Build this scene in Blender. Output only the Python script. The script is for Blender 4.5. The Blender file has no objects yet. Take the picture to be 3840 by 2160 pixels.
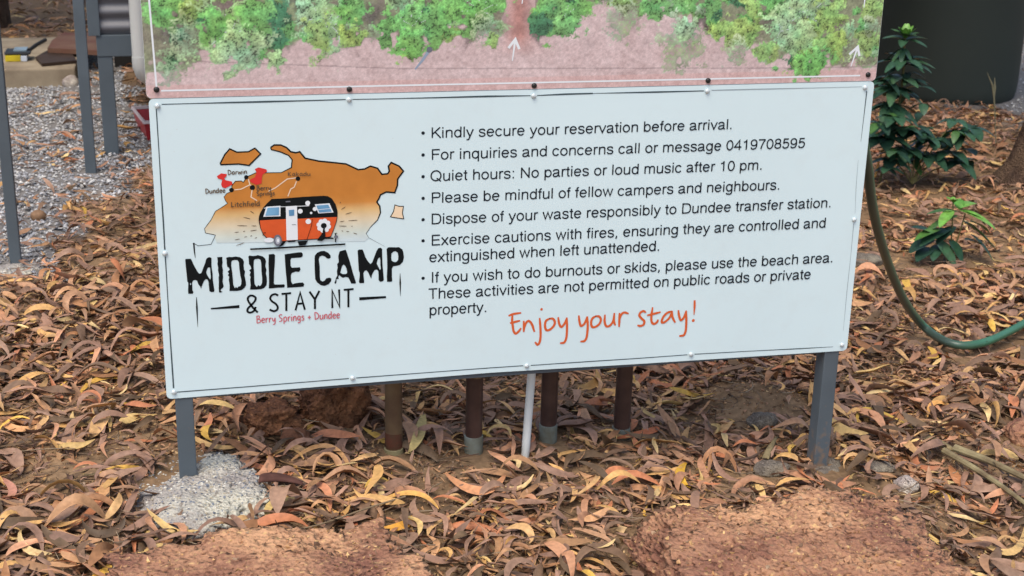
import bpy, bmesh, math, random
import numpy as np
from mathutils import Vector, Matrix
from mathutils.geometry import tessellate_polygon
random.seed(7); rng = np.random.default_rng(11)
R = math.radians
S = bpy.context.scene
C = S.collection

# ------------------------------------------------------------------ camera, sky, sun, exposure
F, SY = 5336.37, 3.2915
M = np.array([[0.97185455, -0.05567709, 0.22890782], [-0.23465050, -0.31508661, 0.91959751], [0.02092528, -0.94742836, -0.31928301]])
CAM = np.array([0, 0, 1.60])
cd = bpy.data.cameras.new('camera'); cam = bpy.data.objects.new('camera', cd); C.objects.link(cam)
mw = Matrix(((M[0][0], -M[0][1], -M[0][2], 0), (M[1][0], -M[1][1], -M[1][2], 0), (M[2][0], -M[2][1], -M[2][2], CAM[2]), (0, 0, 0, 1)))
cam.matrix_world = mw
cd.lens = F * 36 / 3840; cd.sensor_width = 36; cd.clip_start = 0.05; cd.clip_end = 500
S.camera = cam
cd.dof.use_dof = True; cd.dof.focus_distance = 3.55; cd.dof.aperture_fstop = 8.0
SUN_EL, SUN_AZ = 62, 215      # azimuth of the sun measured clockwise from +Y
w = bpy.data.worlds.new('World'); S.world = w; w.use_nodes = True
wn = w.node_tree; bg = wn.nodes['Background']
sky = wn.nodes.new('ShaderNodeTexSky'); sky.sky_type = 'NISHITA'; sky.sun_disc = False
sky.sun_elevation = R(SUN_EL); sky.sun_rotation = R(SUN_AZ); sky.dust_density = 3.0; sky.air_density = 1.0; sky.ozone_density = 1.0
wn.links.new(sky.outputs[0], bg.inputs[0]); bg.inputs[1].default_value = 0.15
sd = bpy.data.lights.new('sun', 'SUN'); sd.energy = 1.5; sd.angle = R(35); sd.color = (1.0, 0.93, 0.82)
so = bpy.data.objects.new('sun', sd); C.objects.link(so)
sv = Vector((math.sin(R(SUN_AZ)) * math.cos(R(SUN_EL)), math.cos(R(SUN_AZ)) * math.cos(R(SUN_EL)), math.sin(R(SUN_EL))))
so.rotation_euler = sv.to_track_quat('Z', 'Y').to_euler()
S.view_settings.view_transform = 'Standard'; S.view_settings.look = 'None'; S.view_settings.gamma = 1
S.view_settings.use_curve_mapping = False
S.view_settings.exposure = 0.62

# ------------------------------------------------------------------ helpers
def ray(px, py):
    return M @ np.array([px - 1920, py - 1080, F])
def at(px, py, Y):
    r = ray(px, py); return CAM + r * (Y / r[1])
def gz0(x):
    sp = np.logaddexp(0, np.asarray(x, float) * 6) / 6
    return -0.17 * np.tanh(0.72 * sp)
def on_ground(px, py, dz=0.0):
    r = ray(px, py); z = 0.0
    for _ in range(40):
        q = CAM + r * ((z + dz - 1.6) / r[2]); z = 0.5 * z + 0.5 * float(gnd(q[0], q[1]))
    return q
_lat = rng.random((64, 64))
def vnoise(x, y, s):
    x = np.asarray(x, float) / s; y = np.asarray(y, float) / s
    xi = np.floor(x).astype(int); yi = np.floor(y).astype(int); fx = x - xi; fy = y - yi
    fx = fx * fx * (3 - 2 * fx); fy = fy * fy * (3 - 2 * fy)
    a = _lat[xi % 64, yi % 64]; b = _lat[(xi + 1) % 64, yi % 64]; c = _lat[xi % 64, (yi + 1) % 64]; d = _lat[(xi + 1) % 64, (yi + 1) % 64]
    return (a * (1 - fx) + b * fx) * (1 - fy) + (c * (1 - fx) + d * fx) * fy
def gnd(x, y):
    x = np.asarray(x, float); y = np.asarray(y, float)
    z = gz0(x) + 0.035 * (vnoise(x + 9, y + 3, 0.9) - 0.5) + 0.018 * (vnoise(x, y, 0.22) - 0.5)
    # soil mounds and hollows seen in the photograph
    for mx, my, mr, mh in ((1.72, 3.72, 0.16, 0.07), (2.5, 3.62, 0.16, 0.05), (0.33, 3.75, 0.25, 0.03), (4.75, 7.1, 0.45, 0.12)):
        z = z + mh * np.exp(-((x - mx) ** 2 + (y - my) ** 2) / (2 * mr * mr * 0.5))
    return z
def lin(c):
    return tuple(((v / 255) / 12.92 if v / 255 <= 0.04045 else ((v / 255 + 0.055) / 1.055) ** 2.4) for v in c)

def mat(name, col, rough=0.6, spec=0.3, metal=0.0, noise=0.0, nscale=20, col2=None, bump=0.0, bscale=80, coords='Object', detail=5):
    m = bpy.data.materials.new(name); m.use_nodes = True; t = m.node_tree; b = t.nodes['Principled BSDF']
    b.inputs['Roughness'].default_value = rough; b.inputs['Specular IOR Level'].default_value = spec; b.inputs['Metallic'].default_value = metal
    b.inputs['Base Color'].default_value = (*col, 1)
    if noise or col2 or bump:
        tc = t.nodes.new('ShaderNodeTexCoord')
    if noise or col2:
        n = t.nodes.new('ShaderNodeTexNoise'); n.inputs['Scale'].default_value = nscale; n.inputs['Detail'].default_value = detail
        t.links.new(tc.outputs[coords], n.inputs['Vector'])
        r = t.nodes.new('ShaderNodeValToRGB'); r.color_ramp.elements[0].position = 0.35; r.color_ramp.elements[1].position = 0.65
        c2 = col2 or tuple(v * (1 - noise) for v in col)
        r.color_ramp.elements[0].color = (*c2, 1); r.color_ramp.elements[1].color = (*col, 1)
        t.links.new(n.outputs[0], r.inputs[0]); t.links.new(r.outputs[0], b.inputs['Base Color'])
    if bump:
        n2 = t.nodes.new('ShaderNodeTexNoise'); n2.inputs['Scale'].default_value = bscale; n2.inputs['Detail'].default_value = 6
        t.links.new(tc.outputs[coords], n2.inputs['Vector'])
        bp = t.nodes.new('ShaderNodeBump'); bp.inputs['Strength'].default_value = 0.6; bp.inputs['Distance'].default_value = bump
        t.links.new(n2.outputs[0], bp.inputs['Height']); t.links.new(bp.outputs[0], b.inputs['Normal'])
    return m
def attr_mat(name, attr, rough=0.6, spec=0.3, var=0.25, vscale=60, bump=0.0, use_obj=False, trans=0.0):
    """base colour from a colour attribute (or the object's own colour) times a fine mottling"""
    m = bpy.data.materials.new(name); m.use_nodes = True; t = m.node_tree; b = t.nodes['Principled BSDF']
    b.inputs['Roughness'].default_value = rough; b.inputs['Specular IOR Level'].default_value = spec
    a = t.nodes.new('ShaderNodeAttribute'); a.attribute_name = attr
    tc = t.nodes.new('ShaderNodeNewGeometry')
    n = t.nodes.new('ShaderNodeTexNoise'); n.inputs['Scale'].default_value = vscale; n.inputs['Detail'].default_value = 6
    t.links.new(tc.outputs['Position'], n.inputs['Vector'])
    mr = t.nodes.new('ShaderNodeMapRange'); mr.inputs[1].default_value = 0.3; mr.inputs[2].default_value = 0.7
    mr.inputs[3].default_value = 1 - var; mr.inputs[4].default_value = 1 + var * 0.6
    t.links.new(n.outputs[0], mr.inputs[0])
    mx = t.nodes.new('ShaderNodeVectorMath'); mx.operation = 'SCALE'
    t.links.new(a.outputs['Color'], mx.inputs[0]); t.links.new(mr.outputs[0], mx.inputs['Scale'])
    t.links.new(mx.outputs[0], b.inputs['Base Color'])
    if bump:
        bp = t.nodes.new('ShaderNodeBump'); bp.inputs['Strength'].default_value = 0.5; bp.inputs['Distance'].default_value = bump
        t.links.new(n.outputs[0], bp.inputs['Height']); t.links.new(bp.outputs[0], b.inputs['Normal'])
    return m

def tag(o, label=None, cat=None, group=None, kind=None):
    if label: o['label'] = label
    if cat: o['category'] = cat
    if group: o['group'] = group
    if kind: o['kind'] = kind
    return o
def empty(name, loc, rz=0.0):
    o = bpy.data.objects.new(name, None); C.objects.link(o); o.location = loc; o.rotation_euler = (0, 0, rz); o.empty_display_size = 0.05
    return o
def link(name, me, m=None, parent=None, loc=None):
    o = bpy.data.objects.new(name, me); C.objects.link(o)
    if m is not None and not me.materials: me.materials.append(m)
    if parent is not None:
        o.parent = parent
        # everything is written in world coordinates; move it into the parent's frame
        if parent.type == 'EMPTY' or parent.location.length > 0:
            o.matrix_parent_inverse = Matrix.Translation(parent.location).inverted() if parent.parent is None else Matrix.Identity(4)
    if loc is not None: o.location = loc
    return o
def mesh_np(name, V, Fa, cols=None, attr='col', smooth=False):
    """V (n,3), Fa (m,k) arrays"""
    me = bpy.data.meshes.new(name); V = np.asarray(V, np.float32); Fa = np.asarray(Fa, np.int32)
    me.vertices.add(len(V)); me.vertices.foreach_set('co', V.ravel())
    k = Fa.shape[1]; me.loops.add(Fa.size); me.loops.foreach_set('vertex_index', Fa.ravel())
    me.polygons.add(len(Fa)); me.polygons.foreach_set('loop_start', np.arange(0, Fa.size, k, dtype=np.int32))
    me.polygons.foreach_set('use_smooth', np.full(len(Fa), smooth))
    if cols is not None:
        ca = me.color_attributes.new(attr, 'FLOAT_COLOR', 'POINT')
        cc = np.ones((len(V), 4), np.float32); cc[:, :3] = cols; ca.data.foreach_set('color', cc.ravel())
    me.update(calc_edges=True); me.validate()
    return me
class MB:
    """collects shapes into one mesh"""
    def __init__(s): s.v = []; s.f = []; s.sm = []
    def box(s, x0, x1, y0, y1, z0, z1, bev=0.0):
        b = len(s.v)
        if bev <= 0:
            s.v += [(x, y, z) for x in (x0, x1) for y in (y0, y1) for z in (z0, z1)]
            s.f += [tuple(b + i for i in q) for q in ((0, 1, 3, 2), (4, 6, 7, 5), (0, 4, 5, 1), (2, 3, 7, 6), (0, 2, 6, 4), (1, 5, 7, 3))]
            return s
        bm = bmesh.new(); bmesh.ops.create_cube(bm, size=1)
        for v in bm.verts: v.co = Vector(((x0 + x1) / 2 + v.co.x * (x1 - x0), (y0 + y1) / 2 + v.co.y * (y1 - y0), (z0 + z1) / 2 + v.co.z * (z1 - z0)))
        bmesh.ops.bevel(bm, geom=bm.edges[:], offset=bev, segments=2, affect='EDGES', profile=0.6)
        bm.verts.ensure_lookup_table(); s.v += [tuple(v.co) for v in bm.verts]; s.f += [tuple(b + v.index for v in f.verts) for f in bm.faces]; bm.free()
        return s
    def tube(s, pts, r, n=12, cap=True, ref=(0, 0, 1)):
        pts = [Vector(p) for p in pts]; rs = r if isinstance(r, (list, tuple)) else [r] * len(pts)
        b = len(s.v); prev = None
        for i, p in enumerate(pts):
            d = (pts[min(i + 1, len(pts) - 1)] - pts[max(i - 1, 0)]).normalized()
            if prev is None:
                a = d.cross(Vector(ref));
                if a.length < 1e-3: a = d.cross(Vector((1, 0, 0)))
                a.normalize()
            else:
                a = (prev - d * prev.dot(d)).normalized()
            prev = a; c = d.cross(a)
            for k in range(n):
                t = 2 * math.pi * k / n; s.v.append(tuple(p + (a * math.cos(t) + c * math.sin(t)) * rs[i]))
        for i in range(len(pts) - 1):
            for k in range(n):
                s.f.append((b + i * n + k, b + i * n + (k + 1) % n, b + (i + 1) * n + (k + 1) % n, b + (i + 1) * n + k))
        if cap:
            s.f.append(tuple(b + k for k in reversed(range(n)))); s.f.append(tuple(b + (len(pts) - 1) * n + k for k in range(n)))
        return s
    def lathe(s, c, prof, axis='z', n=16):
        """prof: list of (r, h) along axis from centre c"""
        b = len(s.v)
        for r, h in prof:
            for k in range(n):
                t = 2 * math.pi * k / n
                if axis == 'z': s.v.append((c[0] + r * math.cos(t), c[1] + r * math.sin(t), c[2] + h))
                else: s.v.append((c[0] + r * math.cos(t), c[1] - h, c[2] + r * math.sin(t)))
        for i in range(len(prof) - 1):
            for k in range(n): s.f.append((b + i * n + k, b + i * n + (k + 1) % n, b + (i + 1) * n + (k + 1) % n, b + (i + 1) * n + k))
        s.f.append(tuple(b + k for k in reversed(range(n)))); s.f.append(tuple(b + (len(prof) - 1) * n + k for k in range(n)))
        return s
    def mesh(s, name, smooth=False):
        me = bpy.data.meshes.new(name); me.from_pydata(s.v, [], s.f); me.update()
        if smooth: me.polygons.foreach_set('use_smooth', [True] * len(me.polygons)); me.set_sharp_from_angle(angle=R(40))
        return me
    def build(s, name, m, parent=None, smooth=False):
        return link(name, s.mesh(name, smooth), m, parent)

# ------------------------------------------------------------------ materials
M_steel = mat('blue_grey_powder_coat', lin((86, 95, 101)), 0.5, 0.3, noise=0.12, nscale=8, bump=0.0004, bscale=300)
M_white = mat('white_sheet', (0.622, 0.757, 0.778), 0.4, 0.25, noise=0.025, nscale=2.5)
M_post = mat('scuffed_grey_post', lin((86, 95, 101)), 0.5, 0.3, noise=0.14, nscale=9, bump=0.0004, bscale=300)
def dirty(m, z_lo, z_hi, dirt):
    t = m.node_tree; b = t.nodes['Principled BSDF']; src = b.inputs['Base Color'].links[0].from_socket
    g = t.nodes.new('ShaderNodeNewGeometry'); sx = t.nodes.new('ShaderNodeSeparateXYZ'); t.links.new(g.outputs['Position'], sx.inputs[0])
    nz = t.nodes.new('ShaderNodeTexNoise'); nz.inputs['Scale'].default_value = 55; nz.inputs['Detail'].default_value = 6; t.links.new(g.outputs['Position'], nz.inputs['Vector'])
    mr = t.nodes.new('ShaderNodeMapRange'); mr.inputs[1].default_value = z_lo; mr.inputs[2].default_value = z_hi; mr.inputs[3].default_value = 0.30; mr.inputs[4].default_value = 0.0; t.links.new(sx.outputs[2], mr.inputs[0])
    ad = t.nodes.new('ShaderNodeMath'); ad.operation = 'ADD'; t.links.new(mr.outputs[0], ad.inputs[0]); t.links.new(nz.outputs[0], ad.inputs[1])
    cr = t.nodes.new('ShaderNodeValToRGB'); cr.color_ramp.elements[0].position = 0.68; cr.color_ramp.elements[1].position = 1.05 if False else 1.0; t.links.new(ad.outputs[0], cr.inputs[0])
    mx = t.nodes.new('ShaderNodeMix'); mx.data_type = 'RGBA'; t.links.new(cr.outputs[0], mx.inputs[0]); t.links.new(src, mx.inputs[6]); mx.inputs[7].default_value = (*dirt, 1); t.links.new(mx.outputs[2], b.inputs['Base Color'])
dirty(M_post, -0.13, 0.06, lin((132, 108, 86)))
M_edge = mat('white_sheet_edge', (0.7, 0.78, 0.82), 0.4, 0.3)
M_black = mat('black_print', (0.006, 0.008, 0.009), 0.5, 0.12)
M_text = mat('grey_black_print', (0.012, 0.017, 0.024), 0.5, 0.12)
M_line = mat('border_print', (0.05, 0.075, 0.085), 0.4, 0.3)
M_faint = mat('faint_border_print', (0.3, 0.36, 0.385), 0.4, 0.3)
M_red = mat('red_print', (0.62, 0.035, 0.03), 0.4, 0.3)
M_orange = mat('orange_print', (0.62, 0.115, 0.032), 0.4, 0.3)
M_pink = mat('pink_red_print', (0.55, 0.13, 0.16), 0.4, 0.3)
M_pwhite = mat('white_print', (0.72, 0.76, 0.78), 0.4, 0.3)
M_blue = mat('blue_print', (0.07, 0.2, 0.36), 0.4, 0.3, col2=(0.2, 0.42, 0.62), nscale=8)
M_grey = mat('grey_print', (0.14, 0.15, 0.18), 0.4, 0.3)
M_cream = mat('cream_print', (0.80, 0.62, 0.42), 0.4, 0.3)
M_brownp = mat('brown_print', (0.11, 0.07, 0.04), 0.4, 0.3)
M_screw = mat('bright_screw', (0.60, 0.66, 0.67), 0.4, 0.4, metal=0.2)
M_dscrew = mat('dark_screw', (0.015, 0.014, 0.013), 0.4, 0.4)
M_pvc = mat('white_pvc', (0.78, 0.80, 0.76), 0.35, 0.4, noise=0.12, nscale=14)
M_conc = None

# ground material: soil tint comes with the mesh, fine grain from noise
def ground_mat():
    m = attr_mat('soil', 'col', rough=0.95, spec=0.1, var=0.35, vscale=55, bump=0.006)
    t = m.node_tree; b = t.nodes['Principled BSDF']
    g = t.nodes['Geometry'] if 'Geometry' in t.nodes else None
    return m
M_soil = ground_mat()

# ------------------------------------------------------------------ ground
def axis(lo, fine0, fine1, hi, step, n):
    a = fine0 - (fine0 - lo) * (np.linspace(1, 0, n) ** 2.2)[:-1]
    c = fine1 + (hi - fine1) * (np.linspace(0, 1, n) ** 2.2)[1:]
    return np.concatenate([a, np.arange(fine0, fine1, step), [fine1], c])
gx = axis(-60, -1.6, 3.6, 60, 0.02, 50); gy = axis(-40, 2.2, 5.2, 90, 0.02, 60)
GX, GY = np.meshgrid(gx, gy, indexing='ij')
def in_poly(x, y, P):
    ins = np.zeros(np.shape(x), bool); j = len(P) - 1
    for i in range(len(P)):
        xi, yi = P[i]; xj, yj = P[j]
        c = ((yi > y) != (yj > y)) & (x < (xj - xi) * (y - yi) / (yj - yi + 1e-12) + xi)
        ins ^= c; j = i
    return ins
def gpoly(pts): return [tuple(on_ground(*p)[:2]) for p in pts]
GRAV_L = gpoly([(-900, 200), (-200, 190), (420, 190), (480, 300), (560, 420), (640, 560), (560, 660), (400, 740), (260, 830), (170, 980), (60, 1110), (-300, 1160), (-900, 1200)])
GRAV_R = gpoly([(3230, 360), (3420, 370), (3540, 400), (3700, 400), (3810, 440), (3900, 520), (4200, 500), (4200, 60), (3780, 60), (3700, 250), (3500, 300), (3300, 330)])
def gravel_mask(x, y):
    jx = x + 0.16 * (vnoise(x, y, 0.17) - 0.5) * 2; jy = y + 0.3 * (vnoise(x + 5, y, 0.2) - 0.5) * 2
    return in_poly(jx, jy, GRAV_L) | in_poly(jx, jy, GRAV_R)
Z = gnd(GX, GY)
Z = Z + np.where((GX > -1.7) & (GX < 3.7) & (GY > 2.1) & (GY < 5.4), 0.006 * (rng.random(GX.shape) - 0.5), 0)
nx, ny = GX.shape
idx = np.arange(nx * ny).reshape(nx, ny)
quads = np.stack([idx[:-1, :-1].ravel(), idx[1:, :-1].ravel(), idx[1:, 1:].ravel(), idx[:-1, 1:].ravel()], 1)
soil = np.array(lin((108, 86, 64))); soil2 = np.array(lin((152, 124, 94))); grav = np.array(lin((122, 118, 114)))
k = vnoise(GX, GY, 0.35)[..., None] * 0.6 + vnoise(GX, GY, 0.06)[..., None] * 0.4
colr = soil * (1 - k) + soil2 * k
gm = gravel_mask(GX, GY)[..., None]
colr = np.where(gm, grav, colr)
ground = link('ground', mesh_np('ground', np.stack([GX, GY, Z], -1).reshape(-1, 3), quads, colr.reshape(-1, 3), smooth=True), M_soil)
tag(ground, kind='structure')

# ------------------------------------------------------------------ stroke lettering
def smooth_pts(P, n=5, closed=False):
    P = [np.array(p, float) for p in P]; out = []
    m = len(P)
    rngi = range(m if closed else m - 1)
    for i in rngi:
        p1 = P[i]; p2 = P[(i + 1) % m]
        p0 = P[i - 1] if (i > 0 or closed) else 2 * p1 - p2
        p3 = P[(i + 2) % m] if (i + 2 < m or closed) else 2 * p2 - p1
        for k in range(n):
            t = k / n
            out.append(0.5 * ((2 * p1) + (-p0 + p2) * t + (2 * p0 - 5 * p1 + 4 * p2 - p3) * t * t + (-p0 + 3 * p1 - 3 * p2 + p3) * t ** 3))
    out.append(P[0] if closed else P[-1])
    return out
class Ink:
    """flat print: shapes in (x, z) on the sheet, each shape a hair above the one before"""
    def __init__(s, y, step=0.00003): s.v = []; s.f = []; s.y = y; s.step = step
    def _add(s, pts2, faces):
        b = len(s.v); s.v += [(p[0], s.y, p[1]) for p in pts2]; s.f += [tuple(b + i for i in f) for f in faces]; s.y -= s.step
    def stroke(s, P, wd, closed=False, taper=None, cap=0):
        P = [np.array(p, float) for p in P]
        P = [p for i, p in enumerate(P) if i == 0 or np.linalg.norm(p - P[i - 1]) > 1e-6]
        n = len(P)
        if n < 2: return
        wl = wd if isinstance(wd, (list, tuple, np.ndarray)) else [wd] * n
        if cap:
            d0 = (P[0] - P[1]); d1 = (P[-1] - P[-2]); P[0] = P[0] + d0 / np.linalg.norm(d0) * wl[0] * cap; P[-1] = P[-1] + d1 / np.linalg.norm(d1) * wl[-1] * cap
        pts = []
        for i in range(n):
            if closed: a = P[i] - P[i - 1 if i > 0 else n - 2]; c = P[(i + 1) if i < n - 1 else 1] - P[i]
            else: a = P[i] - P[i - 1] if i > 0 else P[1] - P[0]; c = P[i + 1] - P[i] if i < n - 1 else P[-1] - P[-2]
            a = a / (np.linalg.norm(a) + 1e-12); c = c / (np.linalg.norm(c) + 1e-12)
            na = np.array([-a[1], a[0]]); nc = np.array([-c[1], c[0]]); m = na + nc; L = np.linalg.norm(m)
            m = na if L < 1e-6 else m / L
            k = 1 / max(0.45, m @ na); h = wl[min(i, len(wl) - 1)] / 2 * k
            pts += [P[i] + m * h, P[i] - m * h]
        s._add(pts, [(2 * i, 2 * i + 1, 2 * i + 3, 2 * i + 2) for i in range(n - 1)])
    def poly(s, outer, holes=()):
        loops = [[Vector((p[0], p[1], 0)) for p in outer]] + [[Vector((p[0], p[1], 0)) for p in h] for h in holes]
        tri = tessellate_polygon(loops); flat = [(v.x, v.y) for l in loops for v in l]
        s._add(flat, [tuple(t) for t in tri])
    def disc(s, c, r, n=14, ry=None):
        ry = ry or r
        s.poly([(c[0] + r * math.cos(2 * math.pi * k / n), c[1] + ry * math.sin(2 * math.pi * k / n)) for k in range(n)])
    def build(s, name, m, parent):
        me = bpy.data.meshes.new(name); me.from_pydata(s.v, [], s.f); me.update()
        bm = bmesh.new(); bm.from_mesh(me)
        for f in bm.faces:
            if f.normal.y > 0: f.normal_flip()
        bm.to_mesh(me); bm.free()
        return link(name, me, m, parent)

def EL(cx, cy, rx, ry, a0=0, a1=360, n=20):
    return [(cx + rx * math.cos(R(a0 + (a1 - a0) * i / n)), cy + ry * math.sin(R(a0 + (a1 - a0) * i / n))) for i in range(n + 1)]
def Sm(*p): return [tuple(q) for q in smooth_pts(p, 5)]
SANS = {
 'a': (556, [Sm((72, 375), (110, 455), (250, 498), (380, 468), (422, 380)), [(422, 380), (422, 120), (440, 50), (520, 38)], Sm((422, 300), (300, 265), (150, 235), (75, 150), (105, 55), (205, 25), (330, 60), (420, 170))]),
 'b': (556, [[(97, 0), (97, 718)], EL(290, 262, 190, 236)]), 'c': (500, [EL(262, 262, 197, 236, 35, 325)]),
 'd': (556, [[(458, 0), (458, 718)], EL(266, 262, 190, 236)]), 'e': (556, [[(78, 275), (480, 275)], EL(278, 262, 202, 236, 3, 325)]),
 'f': (278, [[(135, 0), (135, 560)], Sm((135, 560), (150, 650), (200, 680), (264, 678)), [(14, 487), (256, 487)]]),
 'g': (556, [EL(262, 270, 188, 228), [(456, 523), (456, 0)], Sm((456, 0), (430, -120), (350, -175), (250, -180), (130, -160), (82, -95))]),
 'h': (556, [[(107, 0), (107, 718)], Sm((107, 310), (150, 430), (250, 488), (370, 488), (445, 430), (455, 320)), [(455, 320), (455, 0)]]),
 'i': (222, [[(110, 0), (110, 523)], [(110, 622), (110, 718)]]), 'k': (500, [[(107, 0), (107, 718)], [(107, 180), (435, 523)], [(215, 300), (462, 0)]]),
 'l': (222, [[(110, 0), (110, 718)]]),
 'm': (833, [[(107, 0), (107, 523)], Sm((107, 330), (150, 445), (250, 492), (350, 478), (412, 400), (416, 350)), [(416, 370), (416, 0)], Sm((416, 330), (465, 445), (560, 492), (660, 480), (722, 415), (728, 340)), [(728, 350), (728, 0)]]),
 'n': (556, [[(107, 0), (107, 523)], Sm((107, 310), (150, 430), (250, 488), (370, 488), (445, 430), (455, 320)), [(455, 320), (455, 0)]]),
 'o': (556, [EL(278, 262, 203, 236)]), 'p': (556, [[(97, -207), (97, 523)], EL(290, 262, 190, 236)]), 'q': (556, [[(458, -207), (458, 523)], EL(266, 262, 190, 236)]),
 'r': (333, [[(107, 0), (107, 523)], Sm((107, 320), (140, 430), (220, 488), (330, 490))]),
 's': (500, [Sm((420, 385), (370, 472), (250, 500), (125, 472), (85, 385), (145, 305), (260, 268), (385, 225), (428, 140), (370, 50), (250, 24), (120, 55), (68, 145))]),
 't': (278, [[(137, 669), (137, 120)], Sm((137, 120), (150, 55), (190, 36), (258, 38)), [(14, 487), (256, 487)]]),
 'u': (556, [[(455, 523), (455, 0)], [(102, 523), (102, 200)], Sm((102, 200), (112, 95), (185, 34), (300, 34), (405, 90), (455, 210))]),
 'v': (500, [[(42, 523), (250, 35), (458, 523)]]), 'w': (722, [[(48, 523), (205, 35), (361, 495), (517, 35), (674, 523)]]),
 'x': (500, [[(48, 523), (455, 0)], [(455, 523), (42, 0)]]), 'y': (500, [[(45, 523), (256, 30)], [(460, 523), (256, 30), (225, -60)], Sm((225, -60), (180, -150), (120, -178), (45, -172))]),
 'K': (667, [[(118, 0), (118, 718)], [(118, 250), (608, 718)], [(285, 415), (640, 0)]]), 'F': (611, [[(130, 0), (130, 678), (583, 678)], [(130, 372), (530, 372)]]),
 'Q': (778, [EL(388, 359, 312, 335), [(430, 190), (700, -25)]]), 'P': (667, [[(126, 0), (126, 678), (420, 678)], Sm((420, 678), (550, 650), (595, 528), (550, 400), (420, 368)), [(420, 368), (126, 368)]]),
 'D': (722, [[(350, 38), (122, 38), (122, 680), (350, 680)], Sm((350, 680), (530, 640), (632, 500), (640, 359), (630, 215), (530, 78), (350, 38))]),
 'E': (667, [[(618, 38), (128, 38), (128, 680), (605, 680)], [(128, 372), (572, 372)]]), 'I': (278, [[(140, 0), (140, 718)]]),
 'T': (611, [[(25, 678), (586, 678)], [(305, 678), (305, 0)]]), 'N': (722, [[(118, 0), (118, 718)], [(118, 680), (604, 38)], [(604, 0), (604, 718)]]),
 '0': (556, [EL(278, 346, 203, 328)]), '4': (556, [[(385, 0), (385, 680), (52, 200), (525, 200)]]), '1': (556, [[(312, 0), (312, 703)], Sm((312, 660), (250, 570), (110, 535))]),
 '9': (556, [EL(270, 468, 193, 205), Sm((463, 480), (460, 250), (400, 90), (270, 26), (140, 50), (88, 150))]), '7': (556, [[(42, 665), (500, 665)], Sm((500, 665), (360, 450), (262, 200), (225, 0))]),
 '8': (556, [EL(278, 518, 172, 155), EL(278, 200, 202, 172)]), '5': (556, [[(465, 665), (160, 665), (112, 340)], Sm((112, 340), (200, 415), (320, 430), (445, 355), (470, 220), (400, 75), (270, 24), (140, 50), (75, 165))]),
 '.': (278, [[(140, 0), (140, 105)]]), ',': (278, [[(145, 105), (145, 10), (100, -110)]]), ':': (278, [[(140, 0), (140, 105)], [(140, 415), (140, 520)]]), ' ': (278, [])}
HAND = {  # loose upright handwriting, caps about 700 high
 'D': (560, [[(110, 0), (90, 700)], Sm((60, 700), (300, 650), (470, 420), (420, 150), (110, 0))]), 'B': (520, [[(100, 0), (110, 700)], Sm((60, 690), (330, 680), (330, 460), (120, 380)), Sm((120, 380), (420, 330), (420, 80), (90, 0))]),
 'S': (480, [Sm((400, 640), (240, 700), (90, 580), (180, 400), (360, 280), (330, 80), (60, 30))]), 'L': (440, [[(110, 690), (90, 40), (400, 60)]]), 'K': (520, [[(110, 700), (100, 0)], [(400, 620), (110, 320), (430, 0)]]),
 'a': (440, [Sm((350, 420), (180, 440), (70, 200), (140, 20), (300, 160), (350, 420)), Sm((350, 420), (340, 120), (420, 10))]), 'r': (340, [[(90, 440), (100, 0)], Sm((100, 220), (190, 400), (320, 420))]),
 'w': (600, [Sm((70, 430), (150, 20), (290, 340), (420, 20), (540, 440))]), 'i': (200, [[(100, 430), (100, 0)], [(100, 590), (100, 640)]]), 'n': (440, [[(90, 440), (90, 0)], Sm((90, 200), (210, 430), (350, 380), (360, 0))]),
 'u': (440, [Sm((80, 430), (90, 60), (240, 10), (350, 200)), [(350, 430), (370, 0)]]), 'd': (460, [Sm((350, 400), (180, 430), (70, 180), (150, 10), (350, 150)), [(360, 720), (370, 0)]]),
 'e': (420, [Sm((80, 230), (350, 280), (280, 430), (120, 380), (80, 160), (200, 10), (370, 70))]), 'y': (440, [Sm((70, 430), (120, 160), (240, 130), (350, 400)), Sm((360, 430), (350, 0), (280, -200), (120, -210))]),
 'p': (450, [[(90, 440), (90, -240)], Sm((90, 350), (280, 440), (380, 220), (260, 10), (90, 60))]), 'g': (440, [Sm((350, 420), (170, 430), (80, 200), (180, 60), (350, 200)), Sm((360, 430), (350, -80), (240, -220), (100, -160))]),
 's': (380, [Sm((320, 400), (160, 430), (120, 290), (280, 200), (260, 40), (60, 20))]), 't': (320, [[(150, 620), (150, 60), (260, 0)], [(30, 440), (290, 450)]]), 'c': (400, [Sm((350, 380), (190, 430), (70, 200), (170, 20), (350, 60))]),
 'h': (440, [[(90, 710), (90, 0)], Sm((90, 200), (210, 430), (350, 380), (360, 0))]), 'f': (300, [Sm((270, 680), (150, 640), (140, 400), (140, 0)), [(40, 420), (260, 430)]]), 'l': (200, [[(100, 710), (100, 0)]]),
 'k': (420, [[(90, 710), (90, 0)], [(340, 420), (100, 210), (370, 0)]]), '+': (480, [[(80, 250), (400, 260)], [(240, 420), (240, 90)]]), ' ': (260, [])}

def bxz(px, py):
    q = at(px, py, SY); return (q[0], q[2])
def put_text(ink, font, txt, p0, p1, cap_px, wgt, capu=718):
    """text from p0 to p1 (picture points of the baseline ends), laid on the sheet"""
    a = np.array(bxz(*p0)); b = np.array(bxz(*p1))
    capz = (np.array(bxz(p0[0], p0[1] - cap_px)) - a)[1] / capu
    adv = sum(font[ch][0] for ch in txt)
    lead = 60; tail = 60
    ux = (b - a) / (adv - lead - tail)
    for_x = 0
    for ch in txt:
        wch, st = font[ch]
        for s in st:
            P = [a + ux * (x + for_x - lead) + np.array([0, y * capz]) for x, y in s]
            ink.stroke(P, wgt * capz, cap=0)
        for_x += wch

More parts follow.
